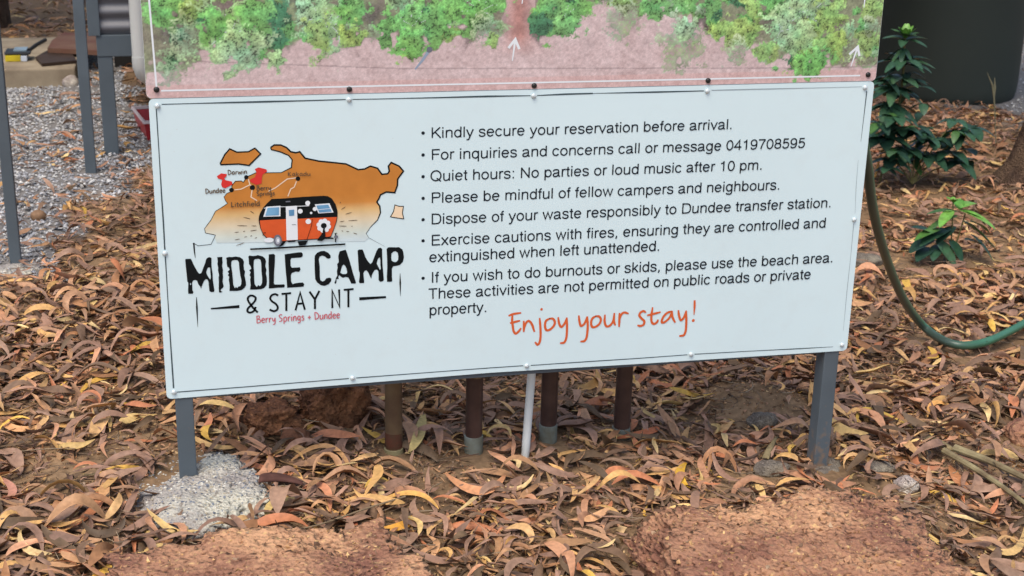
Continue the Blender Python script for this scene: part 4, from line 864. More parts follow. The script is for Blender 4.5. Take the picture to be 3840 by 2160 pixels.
bpart(MB().tube([(p2[0], p2[1], p2[2] + 0.062), (p2[0], p2[1], p2[2] + 0.02), (p2[0] + 0.010, p2[1] + 0.015, p2[2] - 0.02), (p2[0] + 0.03, p2[1] + 0.05, p2[2] - 0.045), (p2[0] + 0.05, p2[1] + 0.12, p2[2] - 0.055)], [rad * 1.07, rad * 1.07, rad * 1.05, rad * 1.03, rad * 1.03], 20), 'pipe_elbow', M_dp, True)
# near-black sheet added behind the subfloor, its colour stands for the shade there
bpart(MB().box(wx0 - 0.02, wx0 + CW, YW + 2.36, YW + 2.40, -0.1, bzB + 0.02), 'subfloor_shade_sheet', mat('painted_shade', (0.02, 0.018, 0.016), 0.9))

# slab with things on it
M_slab = mat('weathered_concrete', lin((158, 144, 122)), 0.9, 0.15, col2=lin((128, 114, 96)), nscale=6, bump=0.002, bscale=60)
s1 = on_ground(30, 322); s2 = on_ground(276, 330)
ys = (s1[1] + s2[1]) / 2; zt = at(150, 258, ys)[2]; sr = at(282, 262, ys)[0]
dp = 0.2
yb = None
for yy in np.arange(ys, ys + 3, 0.02):
    pz = M.T @ (np.array([sr - 0.3, yy, zt]) - CAM); v_ = 1080 + F * pz[1] / pz[2]
    if v_ < 140: yb = yy; break
slab = MB().box(sr - 2.2, sr, ys, yb, -0.2, zt, 0.01).build('concrete_slab', M_slab); tag(slab, 'low weathered concrete slab on the gravel left of the raised cabin', 'slab')
M_mat_ = mat('dark_brown_rubber', lin((66, 52, 44)), 0.7, 0.2, noise=0.3, nscale=9)
def on_slab(px, py, dz=0.0):
    r = ray(px, py); return CAM + r * ((zt + dz - 1.6) / r[2])
A_ = [on_slab(*p, 0.012) for p in ((134, 218), (157, 243), (288, 231), (262, 192), (190, 186))]
P2 = [(p[0], p[1]) for p in A_]
def prism(name, P, z0_, z1_, m, parent=None):
    n = len(P); v = [(p[0], p[1], z0_) for p in P] + [(p[0], p[1], z1_) for p in P]
    f = [tuple(reversed(range(n))), tuple(range(n, 2 * n))] + [(i, (i + 1) % n, n + (i + 1) % n, n + i) for i in range(n)]
    me = bpy.data.meshes.new(name); me.from_pydata(v, [], f); bm = bmesh.new(); bm.from_mesh(me); bmesh.ops.recalc_face_normals(bm, faces=bm.faces); bm.to_mesh(me); bm.free()
    return link(name, me, m, parent)
o = prism('rubber_mat', P2, zt + 0.002, zt + 0.02, M_mat_); tag(o, 'dark brown mat lying over the front of the concrete slab', 'mat')
Bp = [tuple(on_slab(*p, 0.05)[:2]) for p in ((178, 180), (196, 150), (240, 122), (360, 122), (364, 190))]
o = prism('timber_board', Bp, zt + 0.022, zt + 0.05, mat('brown_board', lin((112, 86, 68)), 0.8, col2=lin((92, 52, 40)), nscale=3)); tag(o, 'brown board lying across the slab behind the dark mat', 'board')
tc_ = on_slab(58, 232)
tb = empty('tool_case', (tc_[0], tc_[1], zt)); tag(tb, 'black open tool case on a yellow and white carton on the slab', 'case')
ux = F / tc_[1]
MB().box(tc_[0] - 34 / ux, tc_[0] + 18 / ux, tc_[1], tc_[1] + 0.12, zt + 0.002, zt + 22 / ux, 0.002).build('carton', mat('yellow_carton', lin((196, 176, 40)), 0.5, col2=lin((170, 150, 30)), nscale=12), tb)
MB().box(tc_[0] + 18 / ux + 0.001, tc_[0] + 40 / ux, tc_[1] + 0.002, tc_[1] + 0.12, zt + 0.002, zt + 20 / ux, 0.002).build('carton_end', mat('white_carton', (0.5, 0.55, 0.62), 0.5), tb)
M_bk = mat('black_plastic', (0.02, 0.022, 0.026), 0.4, 0.5)
MB().box(tc_[0] - 36 / ux, tc_[0] + 52 / ux, tc_[1] + 0.01, tc_[1] + 0.17, zt + 23 / ux, zt + 33 / ux, 0.006).build('case_body', M_bk, tb)
zc = zt + 33 / ux
MB().box(tc_[0] - 6 / ux, tc_[0] + 40 / ux, tc_[1] + 0.02, tc_[1] + 0.14, zc + 0.001, zc + 0.012, 0.003).build('tray', mat('blue_grey_plastic', (0.16, 0.22, 0.27), 0.3, 0.5), tb)
MB().tube([(tc_[0] + 45 / ux, tc_[1] + 0.08, zc), (tc_[0] + 70 / ux, tc_[1] + 0.14, zc + 14 / ux), (tc_[0] + 100 / ux, tc_[1] + 0.2, zc + 26 / ux)], 0.012, 8).build('handle', M_bk, tb, True)

# red caddy
g = on_ground(560, 545); ub = F / g[1]
bk = empty('plastic_tub', tuple(g)); tag(bk, 'red plastic tub with a pale rim on the gravel beside the board', 'tub')
M_rp = mat('red_plastic', lin((170, 40, 48)), 0.35, 0.5, noise=0.15, nscale=30)
nb = on_ground(533, 533); zr_ = at(540, 460, nb[1])[2]
def at_z(px, py, z_):
    r = ray(px, py); return CAM + r * ((z_ - 1.6) / r[2])
cA, cB = at_z(496, 405, zr_), at_z(540, 460, zr_); cC = cB + np.array([0.26, 0.05, 0]); cD = cA + cC - cB
top_ = [c[:2] for c in (cA, cB, cC, cD)]; ctr_ = sum(top_) / 4; gb = nb[2] + 0.002
def sh_(P, k_): return [ctr_ + (p - ctr_) * k_ for p in P]
v = [(*p, gb) for p in sh_(top_, 0.88)] + [(*p, zr_) for p in top_] + [(*p, gb + 0.004) for p in sh_(top_, 0.85)] + [(*p, zr_) for p in sh_(top_, 0.97)]
f = [(3, 2, 1, 0), (8, 9, 10, 11)] + [(i, (i + 1) % 4, 4 + (i + 1) % 4, 4 + i) for i in range(4)] + [(8 + (i + 1) % 4, 8 + i, 12 + i, 12 + (i + 1) % 4) for i in range(4)]
me = bpy.data.meshes.new('tub'); me.from_pydata(v, [], f); bm = bmesh.new(); bm.from_mesh(me); bmesh.ops.recalc_face_normals(bm, faces=bm.faces); bm.to_mesh(me); bm.free(); link('tub', me, M_rp, bk)
n4_ = len(top_); o1, o2 = sh_(top_, 1.03), sh_(top_, 0.95)
v = [(*p, zr_ - 0.006) for p in o1] + [(*p, zr_ + 0.008) for p in o1] + [(*p, zr_ + 0.008) for p in o2] + [(*p, zr_ - 0.006) for p in o2]
f = [(a_ * 4 + i, a_ * 4 + (i + 1) % 4, ((a_ + 1) % 4) * 4 + (i + 1) % 4, ((a_ + 1) % 4) * 4 + i) for a_ in range(4) for i in range(4)]
me = bpy.data.meshes.new('rim'); me.from_pydata(v, [], f); bm = bmesh.new(); bm.from_mesh(me); bmesh.ops.recalc_face_normals(bm, faces=bm.faces); bm.to_mesh(me); bm.free(); link('rim', me, mat('pale_pink_plastic', (0.6, 0.5, 0.5), 0.4), bk)
gn = on_ground(146, 830); o = blob('gumnut', (gn[0], gn[1], gn[2] + 0.022), (0.030, 0.028, 0.026), mat('brown_nut', lin((140, 108, 80)), 0.7, noise=0.3, nscale=50), 3, 2, 0.1); tag(o, 'round brown seed nut on the gravel right of the leftmost post', 'nut')

# ------------------------------------------------------------------ right: water tank, tree
gt = on_ground(3519, 392)
vd = ray(3519, 392); vd = vd / np.hypot(vd[0], vd[1]); dT = np.hypot(gt[0], gt[1]); Rt = 258 * dT / F / 0.985; Rt = Rt / (1 - 258 / F)
tank = empty('water_tank', (gt[0] + vd[0] * Rt, gt[1] + vd[1] * Rt, 0)); tag(tank, 'dark green-grey round water tank behind the board', 'tank')
M_tank = mat('dark_tank_plastic', lin((54, 60, 55)), 0.6, 0.2, noise=0.10, nscale=1.6)
cz_ = float(gnd(gt[0], gt[1])) - 0.03
MB().lathe((tank.location.x, tank.location.y, cz_), [(Rt * 0.86, 0), (Rt * 0.93, 0.012), (Rt * 0.97, 0.035), (Rt * 0.99, 0.075), (Rt, 0.13), (Rt, 2.0)], 'z', 96).build('tank_wall', M_tank, tank, True)
MB().lathe((tank.location.x, tank.location.y, cz_ + 2.0), [(Rt, 0.002), (Rt + 0.02, 0.01), (Rt * 0.5, 0.16), (0.25, 0.2), (0.25, 0.25), (0.05, 0.26)], 'z', 64).build('tank_roof', M_tank, tank, True)

M_bark = rock_mat('rough_bark', lin((70, 56, 46)), lin((112, 92, 76)), lin((128, 110, 96)), 40, 0.02)
def trunk_mesh(path, n=40, amp=0.012, seed=1):
    V = []; Fc = []; m_ = len(path)
    for i, (p, r) in enumerate(path):
        for k in range(n):
            t = 2 * math.pi * k / n
            rr = r * (1 + 0.10 * math.sin(3 * t + seed) * (1.6 if i < 4 else 0.7)) + amp * mnoise.fractal(Vector((math.cos(t) * 3 + seed, math.sin(t) * 3, p[2] * 3)), 1, 2, 5)
            V.append((p[0] + rr * math.cos(t), p[1] + rr * math.sin(t), p[2]))
    for i in range(m_ - 1):
        for k in range(n): Fc.append((i * n + k, i * n + (k + 1) % n, (i + 1) * n + (k + 1) % n, (i + 1) * n + k))
    me = bpy.data.meshes.new('trunk'); me.from_pydata(V, [], Fc); me.polygons.foreach_set('use_smooth', [True] * len(me.polygons)); return me
def spline_path(P, n=8):
    Q = smooth_pts([(*p, r) for p, r in P], n); return [((q[0], q[1], q[2]), q[3]) for q in Q]
def leaf_cloud(name, clumps, per, size, cols, parent, m, seed=1):
    rg = np.random.default_rng(seed); V = []; F_ = []; Cc = []
    for (cx, cy, cz, r) in clumps:
        d = rg.normal(size=(per, 3)); d /= np.linalg.norm(d, axis=1)[:, None]; rr = r * rg.random(per) ** 0.45
        p = np.array([cx, cy, cz]) + d * rr[:, None] * np.array([1, 1, 0.7])
        a = rg.normal(size=(per, 3)); a[:, 2] -= 0.5; a /= np.linalg.norm(a, axis=1)[:, None]; b_ = np.cross(a, rg.normal(size=(per, 3))); b_ /= np.linalg.norm(b_, axis=1)[:, None]
        L = size * (0.6 + 0.8 * rg.random(per))[:, None]; W_ = L * 0.16
        base = len(V) if isinstance(V, list) else 0
        V.append(np.stack([p - a * L / 2, p + b_ * W_, p + a * L / 2, p - b_ * W_], 1).reshape(-1, 3))
        c = cols[rg.integers(0, len(cols), per)] * (0.75 + 0.5 * rg.random((per, 1))); Cc.append(np.repeat(c, 4, 0))
    V = np.concatenate(V); Cc = np.concatenate(Cc); q = np.arange(len(V)).reshape(-1, 4)
    return link(name, mesh_np(name, V, q, Cc), m, parent)
M_fol = attr_mat('tree_foliage', 'col', 0.5, 0.3, 0.25, 30)
folc = np.array([lin((58, 84, 38)), lin((80, 104, 46)), lin((46, 70, 36)), lin((98, 112, 58))])
gT = on_ground(3868, 690)
tr = empty('acacia_tree', (gT[0], gT[1], float(gnd(gT[0], gT[1])))); tag(tr, 'tree trunk with rough grey-brown bark leaning at the right edge of the picture', 'tree')
tz = float(gnd(gT[0], gT[1])); X0, Y0 = gT[0], gT[1]
link('trunk', trunk_mesh(spline_path([((X0 - 0.02, Y0, tz - 0.15), 0.26), ((X0, Y0, tz + 0.02), 0.185), ((X0 + 0.03, Y0, tz + 0.15), 0.135), ((X0 + 0.09, Y0, tz + 0.5), 0.115), ((X0 + 0.2, Y0 + .05, tz + 1.2), 0.105), ((X0 + 0.5, Y0 + .1, tz + 2.6), 0.085), ((X0 + 0.8, Y0 + .1, tz + 4.2), 0.05)], 8)), M_bark, tr)
for (dx, dy, dz, h0) in ((-1.2, 0.5, 1.3, 2.6), (1.2, -0.3, 1.2, 2.9), (0.3, 1.2, 1.4, 3.2)):
    s_ = Vector((X0 + 0.45 + (h0 - 2.4) * 0.2, Y0 + 0.1, tz + h0)); MB().tube([s_, s_ + Vector((dx * 0.5, dy * 0.5, dz * 0.4)), s_ + Vector((dx, dy, dz))], [0.05, 0.035, 0.015], 10).build('limb', M_bark, tr, True)
rg_ = random.Random(3)
leaf_cloud('crown', [(X0 + 0.6 + rg_.uniform(-1.6, 1.6), Y0 + rg_.uniform(-1.3, 1.5), tz + 4.4 + rg_.uniform(-0.7, 1.3), 0.55) for _ in range(34)], 260, 0.13, folc, tr, M_fol, 5)

# dark trees at the back left shade the far litter
def back_tree(x, y, label, s=1.0, seed=1, r=0.16):
    zz = float(gnd(x, y)); t = empty('acacia_tree', (x, y, zz)); tag(t, label, 'tree')
    link('trunk', trunk_mesh(spline_path([((x, y, zz - 0.2), r * 1.5), ((x, y, zz + 0.1), r * 1.1), ((x + 0.05, y, zz + 1), r), ((x - 0.05, y, zz + 2.6), r * 0.8), ((x + 0.1, y, zz + 4.5), r * 0.4)], 6), seed=seed), M_bark, t)
    g_ = random.Random(seed)
    for k in range(4):
        a = g_.uniform(0, 6.28); s_ = Vector((x, y, zz + 2.0 + 0.5 * k)); MB().tube([s_, s_ + Vector((math.cos(a) * 0.8, math.sin(a) * 0.8, 0.6)), s_ + Vector((math.cos(a) * 1.7, math.sin(a) * 1.7, 0.9))], [0.06, 0.04, 0.015], 8).build('limb', M_bark, t, True)
    leaf_cloud('crown', [(x + g_.uniform(-2.2, 2.2) * s, y + g_.uniform(-2.2, 2.2) * s, zz + 3.1 + g_.uniform(-0.5, 1.4), 0.7) for _ in range(52)], 300, 0.17, folc, t, M_fol, seed)
tA = at(12, 60, 11.2)
back_tree(tA[0] - 0.13, 11.2, 'dark tree trunk at the far left edge of the picture behind the slab', 1.0, 12)

# ------------------------------------------------------------------ litter
def leaves_np(N, x, y, z, L, W, th, yaw, pitch, roll, cup, arch, twist, ns=9):
    t = np.linspace(0, 1, ns)[None, :]
    phi = th[:, None] * (t - 0.5) * 1.15
    ds = 1 / (ns - 1)
    cx = np.cumsum(np.cos(phi), 1) * ds; cy = np.cumsum(np.sin(phi), 1) * ds
    cx -= cx.mean(1, keepdims=True); cy -= cy.mean(1, keepdims=True)
    w_ = np.sin(np.pi * np.clip(t * 0.97 + 0.015, 0, 1) ** 0.85) ** 0.85
    w_ = w_ * W[:, None] * 0.5 + 0.0004
    zc = arch[:, None] * (4 * t * (1 - t) - 0.5) + (0.06 * np.sin(t * 9 + yaw[:, None] * 3))
    out = []
    for s in (-1, 0, 1):
        tw = twist[:, None] * (t - 0.4)
        nxp, nyp = -np.sin(phi), np.cos(phi)
        off = s * w_
        X_ = cx * L[:, None] + nxp * off * np.cos(tw); Y_ = cy * L[:, None] + nyp * off * np.cos(tw)
        Z_ = zc * L[:, None] * 0.35 + off * np.sin(tw) + (abs(s)) * cup[:, None] * w_
        out.append(np.stack([X_, Y_, Z_], -1))
    P = np.stack(out, 2)   # N, ns, 3, xyz
    cr, sr_ = np.cos(roll)[:, None, None], np.sin(roll)[:, None, None]
    Yr = P[..., 1] * cr - P[..., 2] * sr_; Zr = P[..., 1] * sr_ + P[..., 2] * cr
    cp, sp = np.cos(pitch)[:, None, None], np.sin(pitch)[:, None, None]
    Xr = P[..., 0] * cp - Zr * sp; Zq = P[..., 0] * sp + Zr * cp
    cyw, syw = np.cos(yaw)[:, None, None], np.sin(yaw)[:, None, None]
    Xf = Xr * cyw - Yr * syw; Yf = Xr * syw + Yr * cyw
    Zf = Zq
    return np.stack([Xf, Yf, Zf], -1), w_    # local, centred
def leaf_faces(N, ns=9):
    b = np.arange(N)[:, None, None] * ns * 3; i = np.arange(ns - 1)[None, :, None]; j = np.array([0, 1])[None, None, :]
    v0 = b + i * 3 + j
    return np.stack([v0, v0 + 1, v0 + 4, v0 + 3], -1).reshape(-1, 4)
PAL = np.array([lin(c) for c in ((152, 120, 106), (134, 106, 94), (166, 130, 106), (178, 138, 106), (188, 152, 110), (196, 156, 104), (206, 176, 122), (118, 95, 80), (100, 82, 66), (158, 116, 86), (184, 138, 112), (212, 186, 140), (204, 166, 84), (146, 118, 104), (176, 116, 86))])
PAL = PAL * np.array([1.13, 1.07, 0.92])
PW = np.array([16, 15, 13, 11, 7, 5, 3.2, 13, 10, 10, 8, 2.2, 1.0, 12, 5.5]); PW = PW / PW.sum()
AV = np.array([(a[0], a[1], a[2], a[3]) for a in AVOID])
def keep_mask(x, y, soft=1.0):
    k = np.ones(len(x), bool)
    for ax, ay, rx, ry in AV: k &= ((x - ax) / (rx * soft)) ** 2 + ((y - ay) / (ry * soft)) ** 2 > 1
    # nothing under posts of the board or inside cabin stumps / tank
    k &= ~((np.hypot(x - tank.location.x, y - tank.location.y) < Rt + 0.02))
    k &= ~((x > sr - 2.2) & (x < sr) & (y > ys) & (y < yb))
    return k
def frustum_margin(x, y):
    w_ = M.T @ (np.stack([x, y, gz0(x)]) - CAM[:, None]); u = 1920 + F * w_[0] / w_[2]; v_ = 1080 + F * w_[1] / w_[2]
    return u, v_
def sample(n, xa, xb, ya, yb_, mx_=500):
    x = rng.uniform(xa, xb, n); y = rng.uniform(ya, yb_, n); u, v_ = frustum_margin(x, y)
    k = (u > -mx_) & (u < 3840 + mx_) & (v_ < 2160 + mx_) & keep_mask(x, y); return x[k], y[k]
def make_litter(n, xa, xb, ya, yb_, Lr, dens_gravel=0.12, lift=0.022, dark=1.0, patch=0.5):
    x, y = sample(n, xa, xb, ya, yb_)
    gmk = gravel_mask(x, y)
    k = (~gmk) | (rng.random(len(x)) < dens_gravel)
    pn = vnoise(x, y, 0.28) * 0.65 + vnoise(x + 7, y, 0.11) * 0.35
    k &= rng.random(len(x)) < np.clip((pn - 0.20) * 3.6, 0.38, 1) if patch else True
    # barer soil in front of the pipes, on the mound and around the right boulder
    for bx, by, br, bd in ((1.0, 3.34, 0.15, 0.5), (0.72, 3.32, 0.13, 0.55), (1.25, 3.36, 0.12, 0.6), (1.70, 3.72, 0.17, 0.15), (1.78, 3.0, 0.2, 0.5), (-0.28, 3.42, 0.14, 0.3), (-0.1, 3.55, 0.14, 0.4), (2.9, 4.95, 0.2, 0.4), (1.55, 3.28, 0.12, 0.5), (0.5, 3.02, 0.16, 0.5), (1.0, 3.0, 0.14, 0.5), (2.25, 3.25, 0.18, 0.5), (0.62, 3.18, 0.12, 0.4), (2.1, 2.95, 0.14, 0.5)):
        k &= (np.hypot(x - bx, y - by) > br) | (rng.random(len(x)) < bd)
    x, y = x[k], y[k]; N = len(x)
    L = rng.uniform(*Lr, N); L *= np.where(rng.random(N) < 0.25, 0.65, 1)
    W = L * rng.uniform(0.085, 0.20, N); th = rng.choice([-1, 1], N) * rng.gamma(2.6, 0.48, N).clip(0, 3.3)
    ov = rng.random(N) < 0.10; W = np.where(ov, W * 1.6, W); th = np.where(ov, th * 0.4, th)   # some broader, straighter leaves
    yaw = rng.uniform(0, 2 * np.pi, N); pitch = rng.normal(0, 0.13, N); roll = rng.normal(0, 0.36, N)
    cup = rng.normal(0.18, 0.40, N); arch = rng.normal(0.08, 0.36, N); tw = rng.normal(0, 0.75, N)
    P, w_ = leaves_np(N, x, y, None, L, W, th, yaw, pitch, roll, cup, arch, tw)
    lay = rng.random(N)
    zmin = P[..., 2].reshape(N, -1).min(1)
    zb = -zmin * 0.8 + lay ** 1.5 * lift
    X_ = P[..., 0] + x[:, None, None]; Y_ = P[..., 1] + y[:, None, None]
    # follow the ground under each leaf
    Z_ = P[..., 2] + gnd(X_, Y_) * 0.5 + (gnd(x, y) * 0.5 + zb + 0.001)[:, None, None]
    Z_ = np.maximum(Z_, gnd(X_, Y_) + 0.0015)
    ci = rng.choice(len(PAL), N, p=PW)
    c = PAL[ci] * rng.uniform(0.70, 1.15, (N, 1))
    vein = np.array([1.0, 0.90, 1.0])[None, None, :, None]
    tt = np.linspace(0, 1, 9)[None, :, None, None]
    tipd = 1 - 0.28 * (np.abs(tt - 0.5) * 2) ** 3 * rng.random((N, 1, 1, 1))
    mott = 1 + rng.normal(0, 0.07, (N, 9, 3, 1))
    col = c[:, None, None, :] * vein * tipd * mott
    return dict(V=np.stack([X_, Y_, Z_], -1), col=np.clip(col, 0.005, 0.9), x=x, y=y, L=L, W=W, lay=lay, c=c, N=N)
M_leaf = attr_mat('dry_leaf', 'col', rough=0.55, spec=0.28, var=0.22, vscale=90, bump=0.0006)
near = make_litter(18000, -1.7, 3.6, 2.35, 5.0, (0.06, 0.165), lift=0.026)
under = make_litter(26000, -1.7, 3.6, 2.35, 5.0, (0.018, 0.06), lift=0.008, patch=0)
mid = make_litter(24000, -2.6, 5.2, 5.0, 8.5, (0.05, 0.14), 0.22)
far = make_litter(17000, -4.5, 10.5, 8.5, 17, (0.07, 0.17), 0.3, patch=0)
# 300 largest leaves in the picture become leaves of their own
u, v_ = frustum_margin(near['x'], near['y'])
dist = np.sqrt(near['x'] ** 2 + near['y'] ** 2 + 2.5)
inb = (u > 30) & (u < 3810) & (v_ > 30) & (v_ < 2130)
bz_ = np.stack([near['x'], near['y']])
hid = (near['y'] > SY) & (near['x'] > x0) & (near['x'] < x1) & (v_ < 1330)
score = np.where(inb & ~hid, near['L'] * near['W'] / dist ** 2 * (0.3 + near['lay']), -1)
top = np.argsort(-score)[:285]; rest = np.setdiff1d(np.arange(near['N']), top)
def litter_obj(name, D_, sel=None, label=None):
    V = D_['V'] if sel is None else D_['V'][sel]; c = D_['col'] if sel is None else D_['col'][sel]; N = len(V)
    o = link(name, mesh_np(name, V.reshape(-1, 3), leaf_faces(N), c.reshape(-1, 3), smooth=True), M_leaf)
    return o
def cat_D(*Ds):
    return dict(V=np.concatenate([d['V'] for d in Ds]), col=np.concatenate([d['col'] for d in Ds]))
nr = dict(V=near['V'][rest], col=near['col'][rest])
lo = litter_obj('leaf_litter', cat_D(nr, under, mid, far)); tag(lo, 'carpet of dry curled brown and tan leaves covering the ground', 'leaf litter', kind='stuff')
lf = leaf_faces(1)
for i in top:
    V = near['V'][i].reshape(-1, 3); c0 = V.mean(0)
    o = link('leaf', mesh_np('leaf', V - c0, lf, near['col'][i].reshape(-1, 3), smooth=True), M_leaf); o.location = c0
    o.parent = ground

# leaves the photograph singles out: (start, middle, end) picture points, width mm, colour, lift mm, label
HERO = [
 ((1404, 2003), (1520, 1985), (1566, 1925), 25, (214, 156, 70), 12, 'golden orange sickle leaf lying right of the low left boulder'),
 ((1437, 1888), (1560, 1868), (1645, 1925), 17, (212, 164, 96), 26, 'yellow-tan arched leaf crossing over the golden orange sickle leaf'),
 ((1085, 1750), (1230, 1690), (1325, 1800), 17, (190, 146, 104), 30, 'long tan leaf arched like a hoop right of the concrete lump'),
 ((1131, 1850), (1215, 1845), (1238, 1935), 22, (206, 142, 112), 16, 'salmon crescent leaf under the tan hoop-shaped leaf'),
 ((1280, 1950), (1326, 1990), (1256, 2048), 18, (176, 104, 78), 10, 'red-brown crescent leaf just above the low left boulder'),
 ((1122, 1886), (1018, 1910), (1013, 1985), 19, (214, 186, 128), 18, 'pale yellow hook-shaped leaf beside the concrete lump'),
 ((1588, 1556), (1570, 1650), (1530, 1712), 30, (196, 176, 122), 40, 'broad pale olive leaf propped upright between the two left brown pipes'),
 ((1670, 1790), (1800, 1860), (1897, 1790), 32, (208, 150, 114), 16, 'wide salmon curled leaf in front of the thin white pipe'),
 ((1678, 1935), (1730, 2045), (1873, 1968), 22, (200, 146, 116), 14, 'large pinkish tan leaf bent like a bowl left of the big boulder'),
 ((2572, 1750), (2548, 1800), (2590, 1846), 24, (218, 170, 60), 30, 'bright yellow leaf standing up behind the big right boulder'),
 ((3214, 1600), (3256, 1548), (3425, 1620), 15, (200, 166, 84), 28, 'long thin yellow leaf arched right of the right sign post'),
 ((3476, 1578), (3510, 1523), (3600, 1562), 17, (212, 158, 96), 30, 'orange-tan leaf arched like a bridge below the hose'),
 ((0, 1570), (60, 1625), (170, 1603), 24, (214, 162, 118), 12, 'large peach crescent leaf at the left edge of the picture'),
 ((0, 1805), (50, 1860), (0, 1905), 19, (196, 140, 124), 14, 'pink crescent leaf at the left edge of the picture'),
 ((297, 1496), (370, 1438), (478, 1436), 19, (208, 164, 82), 16, 'yellow leaf with a long stalk left of the board corner'),
 ((338, 1834), (366, 1910), (237, 2012), 24, (208, 136, 98), 16, 'long orange leaf bending towards the bottom left'),
 ((365, 1795), (450, 1772), (536, 1768), 17, (212, 168, 86), 18, 'straight yellow leaf pointing at the left concrete lump'),
 ((415, 1800), (392, 1870), (425, 1908), 24, (198, 150, 108), 20, 'tan leaf curved downwards left of the concrete lump'),
 ((30, 1222), (128, 1216), (20, 1275), 17, (212, 172, 112), 22, 'yellow leaf curled into a ring below the leftmost post'),
 ((2300, 1660), (2440, 1632), (2450, 1612), 24, (190, 112, 76), 12, 'rust coloured leaf at the foot of the right-hand brown pipe'),
 ((2370, 1655), (2400, 1690), (2450, 1702), 18, (206, 158, 96), 8, 'orange leaf hooked under the rust coloured leaf'),
 ((2985, 1700), (3020, 1650), (3055, 1700), 22, (212, 168, 108), 18, 'peach arched leaf at the foot of the right sign post'),
 ((3630, 2010), (3780, 2090), (3840, 1990), 22, (206, 172, 120), 12, 'long pale tan leaf sweeping along the right edge of the picture'),
 ((3450, 2000), (3500, 2040), (3560, 2085), 14, (210, 176, 112), 12, 'thin cream leaf right of the big boulder'),
 ((3365, 1940), (3410, 2010), (3450, 2070), 16, (184, 160, 100), 6, 'greenish tan leaf leaning against the big boulder edge'),
 ((3560, 1760), (3600, 1830), (3640, 1850), 38, (190, 130, 92), 10, 'broad orange-brown leaf beside the fallen branches'),
 ((650, 1600), (800, 1690), (930, 1670), 17, (196, 160, 112), 10, 'yellowish green leaf behind the concrete lump'),
]
for a, b, c, wmm, colr_, lift, lab in HERO:
    A = on_ground(*a, 0.004); Bm = on_ground(b[0], b[1], lift / 1000 * 0.8); Cc_ = on_ground(*c, 0.004)
    ns = 12; P = []
    for i in range(ns):
        t = i / (ns - 1); q = A * (1 - t) ** 2 + 2 * t * (1 - t) * (2 * Bm - (A + Cc_) / 2) + Cc_ * t * t
        q[2] = max(q[2], float(gnd(q[0], q[1])) + 0.003) + 0.012; P.append(q)
    P = np.array(P); T = np.gradient(P, axis=0); T /= np.linalg.norm(T, axis=1)[:, None]
    up = np.array([0, -0.35, 1.0]); Sd = np.cross(T, up); Sd /= np.linalg.norm(Sd, axis=1)[:, None]; Nn = np.cross(Sd, T)
    tt = np.linspace(0, 1, ns); w_ = np.sin(np.pi * np.clip(tt * 0.96 + 0.02, 0, 1) ** 0.9) ** 0.8 * wmm / 2000 + 0.0005
    V = np.stack([P + Sd * w_[:, None] * 1.0 + Nn * w_[:, None] * 0.3, P, P - Sd * w_[:, None] + Nn * w_[:, None] * 0.22], 1)
    cb = np.array(lin(colr_)) * np.array([1.0, 0.97, 0.84]); cc_ = np.repeat(cb[None], ns * 3, 0).reshape(ns, 3, 3) * np.array([1.0, 0.92, 1.0])[None, :, None] * (1 - 0.25 * (np.abs(tt - 0.5) * 2)[:, None, None] ** 3)
    c0 = V.reshape(-1, 3).mean(0)
    o = link('fallen_leaf', mesh_np('fallen_leaf', V.reshape(-1, 3) - c0, leaf_faces(1, ns), cc_.reshape(-1, 3), smooth=True), M_leaf); o.location = c0
    tag(o, lab, 'leaf', 'dry leaves lying on the ground')

# crumbs, bits of bark and twigs
def on_rock(x, y):
    z = float(gnd(x, y))
    for b in BOULD:
        h_, l_, n_, f_ = b.ray_cast(Vector((x, y, 2)) - b.location, Vector((0, 0, -1)))
        if h_: z = max(z, (l_ + b.location).z)
    return z
bpy.context.view_layer.update()
def pix_rock(px, py):
    q = on_ground(px, py)
    for _ in range(12):
        r = ray(px, py); z_ = on_rock(q[0], q[1]); q = CAM + r * ((z_ - 1.6) / r[2])
    return q
for a, b, c, wmm, colr_, lab in (((2780, 1995), (2850, 2000), (2880, 1955), 20, (214, 164, 120), 'peach leaf lying on top of the big right boulder'), ((2955, 1962), (3030, 1950), (3100, 1978), 10, (206, 168, 100), 'thin yellowish leaf lying on top of the big right boulder'), ((2690, 1968), (2760, 1942), (2800, 1950), 16, (196, 150, 118), 'pale leaf at the back corner on top of the big right boulder')):
    A, Bm, Cc_ = (pix_rock(*p_) for p_ in (a, b, c)); ns = 9; P = []
    for i in range(ns):
        t = i / (ns - 1); q = A * (1 - t) ** 2 + 2 * t * (1 - t) * (2 * Bm - (A + Cc_) / 2) + Cc_ * t * t; q[2] = on_rock(q[0], q[1]) + 0.005; P.append(q)
    P = np.array(P); T = np.gradient(P, axis=0); T /= np.linalg.norm(T, axis=1)[:, None]; Sd = np.cross(T, np.array([0, -0.2, 1.0])); Sd /= np.linalg.norm(Sd, axis=1)[:, None]
    w_ = np.sin(np.pi * np.linspace(0.03, 0.97, ns) ** 0.9) ** 0.8 * wmm / 2000 + 0.0004
    V = np.stack([P + Sd * w_[:, None] + np.array([0, 0, 1]) * w_[:, None] * 0.3, P, P - Sd * w_[:, None] + np.array([0, 0, 1]) * w_[:, None] * 0.4], 1).reshape(-1, 3); c0 = V.mean(0)
    o = link('fallen_leaf', mesh_np('fallen_leaf', V - c0, leaf_faces(1, ns), np.repeat(np.array(lin(colr_))[None] * 0.95, ns * 3, 0), smooth=True), M_leaf); o.location = c0; tag(o, lab, 'leaf', 'dry leaves lying on the ground')
